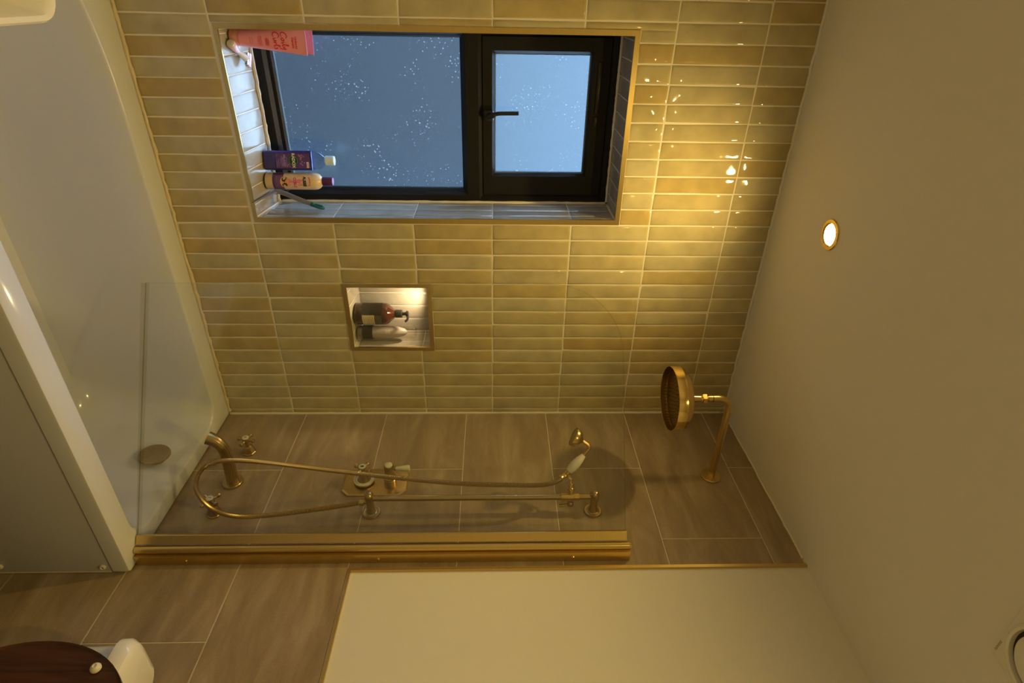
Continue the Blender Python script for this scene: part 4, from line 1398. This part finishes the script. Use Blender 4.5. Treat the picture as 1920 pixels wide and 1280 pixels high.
# --- purple bath-soak bottle
rb = tag(empty('shower_gel_bottle', (-0.919, 0.112, sill_z(0.112)), -0.20), 'square purple bath soak bottle with white screw cap on the sill', 'bottle')
RH = 0.150
def sq(hw, hd, r, z, n=6):
    return [(x, y, z) for x, y in rrect(-hw, hw, -hd, hd, r, n)]
part('bottle_body', 'violet', rb, lambda bm: loft(bm, [sq(0.026, 0.015, 0.008, 0.0), sq(0.0295, 0.0185, 0.010, 0.003), sq(0.0300, 0.0190, 0.010, 0.02), sq(0.0300, 0.0190, 0.010, RH), sq(0.0290, 0.0180, 0.010, RH + 0.0005)]))
part('clear_shoulder', 'clear_plastic', rb, lambda bm: loft(bm, [sq(0.0300, 0.0190, 0.010, RH + 0.001), sq(0.0295, 0.0188, 0.010, 0.163), sq(0.0240, 0.0170, 0.010, 0.176), sq(0.0150, 0.0130, 0.010, 0.186), sq(0.0115, 0.0115, 0.0095, 0.190)]))
def rcap(bm):
    prof = [(0.188, 0.0125), (0.190, 0.0145)]
    for i in range(5):
        prof += [(0.193 + i * 0.004, 0.0152), (0.195 + i * 0.004, 0.0146)]
    prof += [(0.214, 0.0150), (0.217, 0.0138), (0.2175, 0.0)]
    lathe(bm, (0, 0, 0), (0, 0, 1), prof, 30)
part('screw_cap', 'white_cap', rb, rcap)
sf = lambda o: (lambda u, z: (u, -0.0190 - o, z))
lb = decal('front_label', rect_faces([(-0.0215, 0.0235, 0.040, 0.146)]), sf(0.0004), 'violet_label', rb)
decal('green_roundel', disc_faces(0.000, 0.094, 0.0165), sf(0.0008), 'green_ink', rb)
decal('brand_letters', shift(text_faces('RADOX', 0.0125, 1.0, 0.0005), 0.0, 0.0945), sf(0.0012), 'cream_ink', rb)
def ringdots():
    v, f = [], []
    for i in range(26):
        a = 2 * PI * i / 26
        if abs(math.sin(a)) < 0.45:
            continue
        q = disc_faces(0.0135 * math.cos(a), 0.094 + 0.0135 * math.sin(a), 0.0007, 6)
        b = len(v)
        v += q[0]
        f += [[k + b for k in g] for g in q[1]]
    return v, f
decal('roundel_text', ringdots(), sf(0.0012), 'cream_ink', rb)
decal('relaxed_letters', shift(text_faces('RELAXED', 0.0088, 1.0, 0.0003), 0.001, 0.067), sf(0.0008), 'lilac', rb)
decal('fine_print', rect_faces([(-0.012, 0.020, 0.0735, 0.0745), (-0.010, 0.018, 0.0615, 0.0630), (-0.014, 0.019, 0.0580, 0.0592), (-0.008, 0.014, 0.0545, 0.0553), (-0.004, 0.019, 0.0480, 0.0490), (-0.018, -0.012, 0.0440, 0.0446), (0.001, 0.020, 0.0425, 0.0436)]), sf(0.0008), 'lilac', rb)
fl_ = []
for fx, fz, r in ((-0.014, 0.115, .0045), (-0.009, 0.119, .004), (-0.016, 0.121, .003), (-0.004, 0.117, .0035), (0.003, 0.121, .003), (0.009, 0.117, .0038), (0.013, 0.122, .003), (-0.012, 0.126, .0028), (0.006, 0.128, .0026), (0.016, 0.075, .003), (0.012, 0.079, .0035), (0.018, 0.082, .0025), (-0.017, 0.112, .003)):
    fl_.append(star_faces(fx, fz, r, r * 0.45, 5))
decal('flower_print', join(*fl_), sf(0.0008), 'mauve', rb)['kind'] = 'stuff'
decal('top_badge', rect_faces([(0.004, 0.0215, 0.1345, 0.1415)]), sf(0.0009), 'cream_ink', rb)
decal('badge_print', rect_faces([(0.006, 0.0195, 0.1395, 0.1402), (0.006, 0.0195, 0.1373, 0.1380), (0.008, 0.0175, 0.1355, 0.1360)]), sf(0.0012), 'plum', rb)

# --- beige shampoo bottle
ab_ = tag(empty('shampoo_bottle', (-0.8570, 0.098, sill_z(0.098)), -0.22), 'round beige shampoo bottle with plum cap on the sill', 'bottle')
AR = 0.0262
part('bottle_body', 'beige', ab_, lambda bm: lathe(bm, (0, 0, 0), (0, 0, 1), [(0, 0.0235), (0.0015, 0.0255), (0.004, AR), (0.150, AR), (0.160, 0.0252), (0.168, 0.0215), (0.174, 0.0150), (0.176, 0.0118), (0.178, 0.0115)], 40))
part('base_ring', 'black_ink', ab_, lambda bm: lathe(bm, (0, 0, 0.0005), (0, 0, 1), [(0, 0.0252), (0.0014, 0.0262), (0.0022, 0.0264)], 40))
cp = part('cap', 'plum_cap', ab_, lambda bm: lathe(bm, (0, 0, 0.1765), (0, 0, 1), [(0, 0.0128), (0.001, 0.0132), (0.031, 0.0128), (0.032, 0.0122)], 30))
part('cap_top', 'plum_top', cp, lambda bm: lathe(bm, (0, 0, 0.2083), (0, 0, 1), [(0, 0.0122), (0.0012, 0.0116), (0.0016, 0.0)], 30))
cyl = lambda o: (lambda u, z: ((AR + o) * math.sin(u / AR), -(AR + o) * math.cos(u / AR), z))
decal('plum_label', rect_faces([(-0.033, 0.033, 0.026, 0.060)], 24), cyl(0.0004), 'plum', ab_)
decal('pink_burst', star_faces(0, 0.094, 0.031, 0.018, 11), cyl(0.0006), 'pinkburst', ab_)
decal('orange_sun', disc_faces(0.002, 0.064, 0.018, 28, 0.0135), cyl(0.0008), 'orange_ink', ab_)
roo = [(-0.016, 0.0690), (-0.011, 0.0715), (-0.006, 0.0690), (-0.002, 0.0655), (0.002, 0.0690), (0.0065, 0.0715), (0.0095, 0.0705), (0.0105, 0.0745), (0.0120, 0.0715), (0.0145, 0.0700), (0.0150, 0.0680), (0.0115, 0.0675), (0.0090, 0.0640), (0.0085, 0.0590), (0.0070, 0.0565), (0.0065, 0.0620), (0.0030, 0.0610), (-0.001, 0.0580), (-0.005, 0.0565), (-0.009, 0.0540), (-0.005, 0.0590), (-0.004, 0.0625), (-0.0075, 0.0665), (-0.011, 0.0690)]
decal('leaping_emblem', poly_faces(roo), cyl(0.0011), 'black_ink', ab_)
decal('brand_letters', shift(text_faces('AUSSIE', 0.0128, 0.80, 0.0007), 0, 0.126), cyl(0.0008), 'black_ink', ab_)
decal('curls_letters', shift(text_faces('CURLS', 0.0125, 0.85, 0.0006), 0.003, 0.096), cyl(0.0010), 'magenta', ab_)
def arc_text():
    v, f = text_faces('MIRACLE', 0.0062, 1.1, 0.0002)
    return [(x, y + 0.143 - 22 * x * x) for x, y in v], f
decal('arched_letters', arc_text(), cyl(0.0008), 'red_text', ab_)
decal('fine_print', rect_faces([(-0.020, 0.020, 0.0555 - i * 0.0040, 0.0563 - i * 0.0040) for i in range(6)]), cyl(0.0008), 'lilac', ab_)

# --- grey squeegee leaning in the sill corner
sqz = tag(empty('squeegee', (-0.826, 0.06, sill_z(0.06))), 'grey window squeegee with teal loop leaning in the sill corner', 'squeegee')
QO = Vector((0.826, -0.06, -sill_z(0.06)))
def qp(name, mat, fn, par=None, smooth=45):
    bm = bmesh.new()
    fn(bm)
    to_local(bm, QO)
    return finish(name, bm, mat, par or sqz, smooth)
def qhead(bm):
    P = spline([(-0.8215, -0.012, 0.8125), (-0.8195, 0.020, 0.8195), (-0.8185, 0.055, 0.8275), (-0.8180, 0.090, 0.8360), (-0.8180, 0.124, 0.8430)], 5)
    n = len(P)
    tube(bm, P, [0.0015 + 0.0075 * min(1, i / (n * 0.6)) for i in range(n)], 10, flat=[(0.55, 1.0)] * n)
qp('blade_holder', 'grey_plastic', qhead)
qp('rubber_blade', 'blade', lambda bm: prism(bm, [(-0.8240, -0.018, 0.8120), (-0.8210, 0.128, 0.8365), (-0.8210, 0.128, 0.8335), (-0.8240, -0.018, 0.8112)], (0.0022, 0, 0)))
hpath = spline([(-0.8175, 0.110, 0.8400), (-0.8178, 0.112, 0.8520), (-0.8140, 0.108, 0.8700), (-0.8065, 0.095, 0.9000), (-0.7980, 0.081, 0.9350), (-0.7910, 0.072, 0.9640)], 6)
qp('handle', 'grey_plastic', lambda bm: tube(bm, hpath, [0.0082 - 0.0012 * i / len(hpath) for i in range(len(hpath))], 14))
def loop_end(bm):
    c = Vector((-0.7860, 0.0640, 0.9860))
    d = (Vector(hpath[-1]) - Vector(hpath[-4])).normalized()
    s = Vector((0, 1, 0)) - d * d.y
    s.normalize()
    pts = [c + d * (0.019 * math.cos(2 * PI * i / 24)) + s * (0.0085 * math.sin(2 * PI * i / 24)) for i in range(25)]
    tube(bm, pts, 0.0042, 10, cap=False)
    lathe(bm, Vector(hpath[-1]) - d * 0.001, d, [(0, 0.0078), (0.007, 0.0078), (0.009, 0.006)], 14)
qp('hanging_loop', 'teal', loop_end)

# ================================================================== THINGS IN THE NICHE
def niche_z(y):
    return NZ0 + NS * y + 0.0008
am = tag(empty('pump_bottle', (-0.4000, 0.056, niche_z(0.056)), -0.45), 'amber pump bottle with cream label in the lit niche', 'bottle')
part('bottle_body', 'amber', am, lambda bm: loft(bm, [[(x, y, z) for x, y in rrect(-r, r, -r, r, r * 0.999, 10)] for z, r in ((0, 0.033), (0.003, 0.0370), (0.008, 0.0385), (0.105, 0.0385), (0.112, 0.0370), (0.118, 0.0330), (0.134, 0.0180), (0.139, 0.0140), (0.141, 0.0130))]), smooth=40)
pm = part('pump_collar', 'black', am, lambda bm: lathe(bm, (0, 0, 0.1405), (0, 0, 1), [(0, 0.0140), (0.001, 0.0148), (0.021, 0.0148), (0.023, 0.0135), (0.024, 0.0060)], 28))
part('pump_stem', 'black', pm, lambda bm: lathe(bm, (0, 0, 0.164), (0, 0, 1), [(0, 0.0062), (0.012, 0.0062)], 16))
part('pump_head', 'black', am, lambda bm: (lathe(bm, (0, 0, 0.176), (0, 0, 1), [(0, 0.0075), (0.003, 0.0110), (0.008, 0.0110), (0.010, 0.008)], 20), tube(bm, spline([(0, 0, 0.182), (0.012, -0.004, 0.184), (0.022, -0.008, 0.181), (0.027, -0.010, 0.174)], 4), 0.0042, 10)))
ac = lambda o: (lambda u, z: ((0.0385 + o) * math.sin(u / 0.0385), -(0.0385 + o) * math.cos(u / 0.0385), z))
decal('wrap_label', rect_faces([(-0.058, 0.052, 0.026, 0.098)], 30), ac(0.0003), 'dark_label', am)
decal('paper_label', rect_faces([(0.004, 0.046, 0.030, 0.072)], 16), ac(0.0007), 'paper', am)
decal('paper_print', rect_faces([(0.008, 0.042 - (i % 3) * 0.004, 0.066 - i * 0.0052, 0.0668 - i * 0.0052) for i in range(7)]), ac(0.0010), 'dark_label', am)
decal('fine_print', rect_faces([(0.006, 0.044, 0.076 + i * 0.0045, 0.0765 + i * 0.0045) for i in range(5)]), ac(0.0007), 'paper', am)

cb = tag(empty('toiletry_bottle', (-0.3305, 0.047, niche_z(0.047))), 'clear bottle with black band beside the amber bottle in the niche', 'bottle')
part('clear_shell', 'clear_bottle', cb, lambda bm: lathe(bm, (0, 0, 0), (0, 0, 1), [(0, 0.020), (0.004, 0.0245), (0.010, 0.0250), (0.195, 0.0250), (0.205, 0.0235), (0.211, 0.0190), (0.213, 0.0)], 36))
part('contents', 'gel', cb, lambda bm: lathe(bm, (0, 0, 0.054), (0, 0, 1), [(0, 0.0225), (0.060, 0.0225), (0.092, 0.0195), (0.115, 0.0130), (0.124, 0.004)], 28))
part('contents', 'grey_plastic', cb, lambda bm: lathe(bm, (0, 0, 0.004), (0, 0, 1), [(0, 0.0200), (0.004, 0.0225), (0.018, 0.0225)], 28))
part('black_band', 'dark_label', cb, lambda bm: lathe(bm, (0, 0, 0.022), (0, 0, 1), [(0, 0.0252), (0.036, 0.0252)], 36, False, False))
cc = lambda o: (lambda u, z: ((0.0250 + o) * math.sin(u / 0.0250), -(0.0250 + o) * math.cos(u / 0.0250), z))
def dashes(bx, bz):
    rs = []
    for r in range(2):
        for i in range(5):
            rs.append((bx + i * 0.0030, bx + i * 0.0030 + 0.0018 + 0.0006 * ((i + r) % 2), bz - r * 0.009, bz - r * 0.009 + 0.0055))
    return rs
decal('pale_print', rect_faces([(-0.021, -0.006, 0.1125, 0.1133), (-0.021, -0.006, 0.1045, 0.1053), (-0.019, -0.008, 0.108, 0.1095), (-0.0205, -0.007, 0.118, 0.1195)], 5), cc(0.0005), 'porcelain', cb)
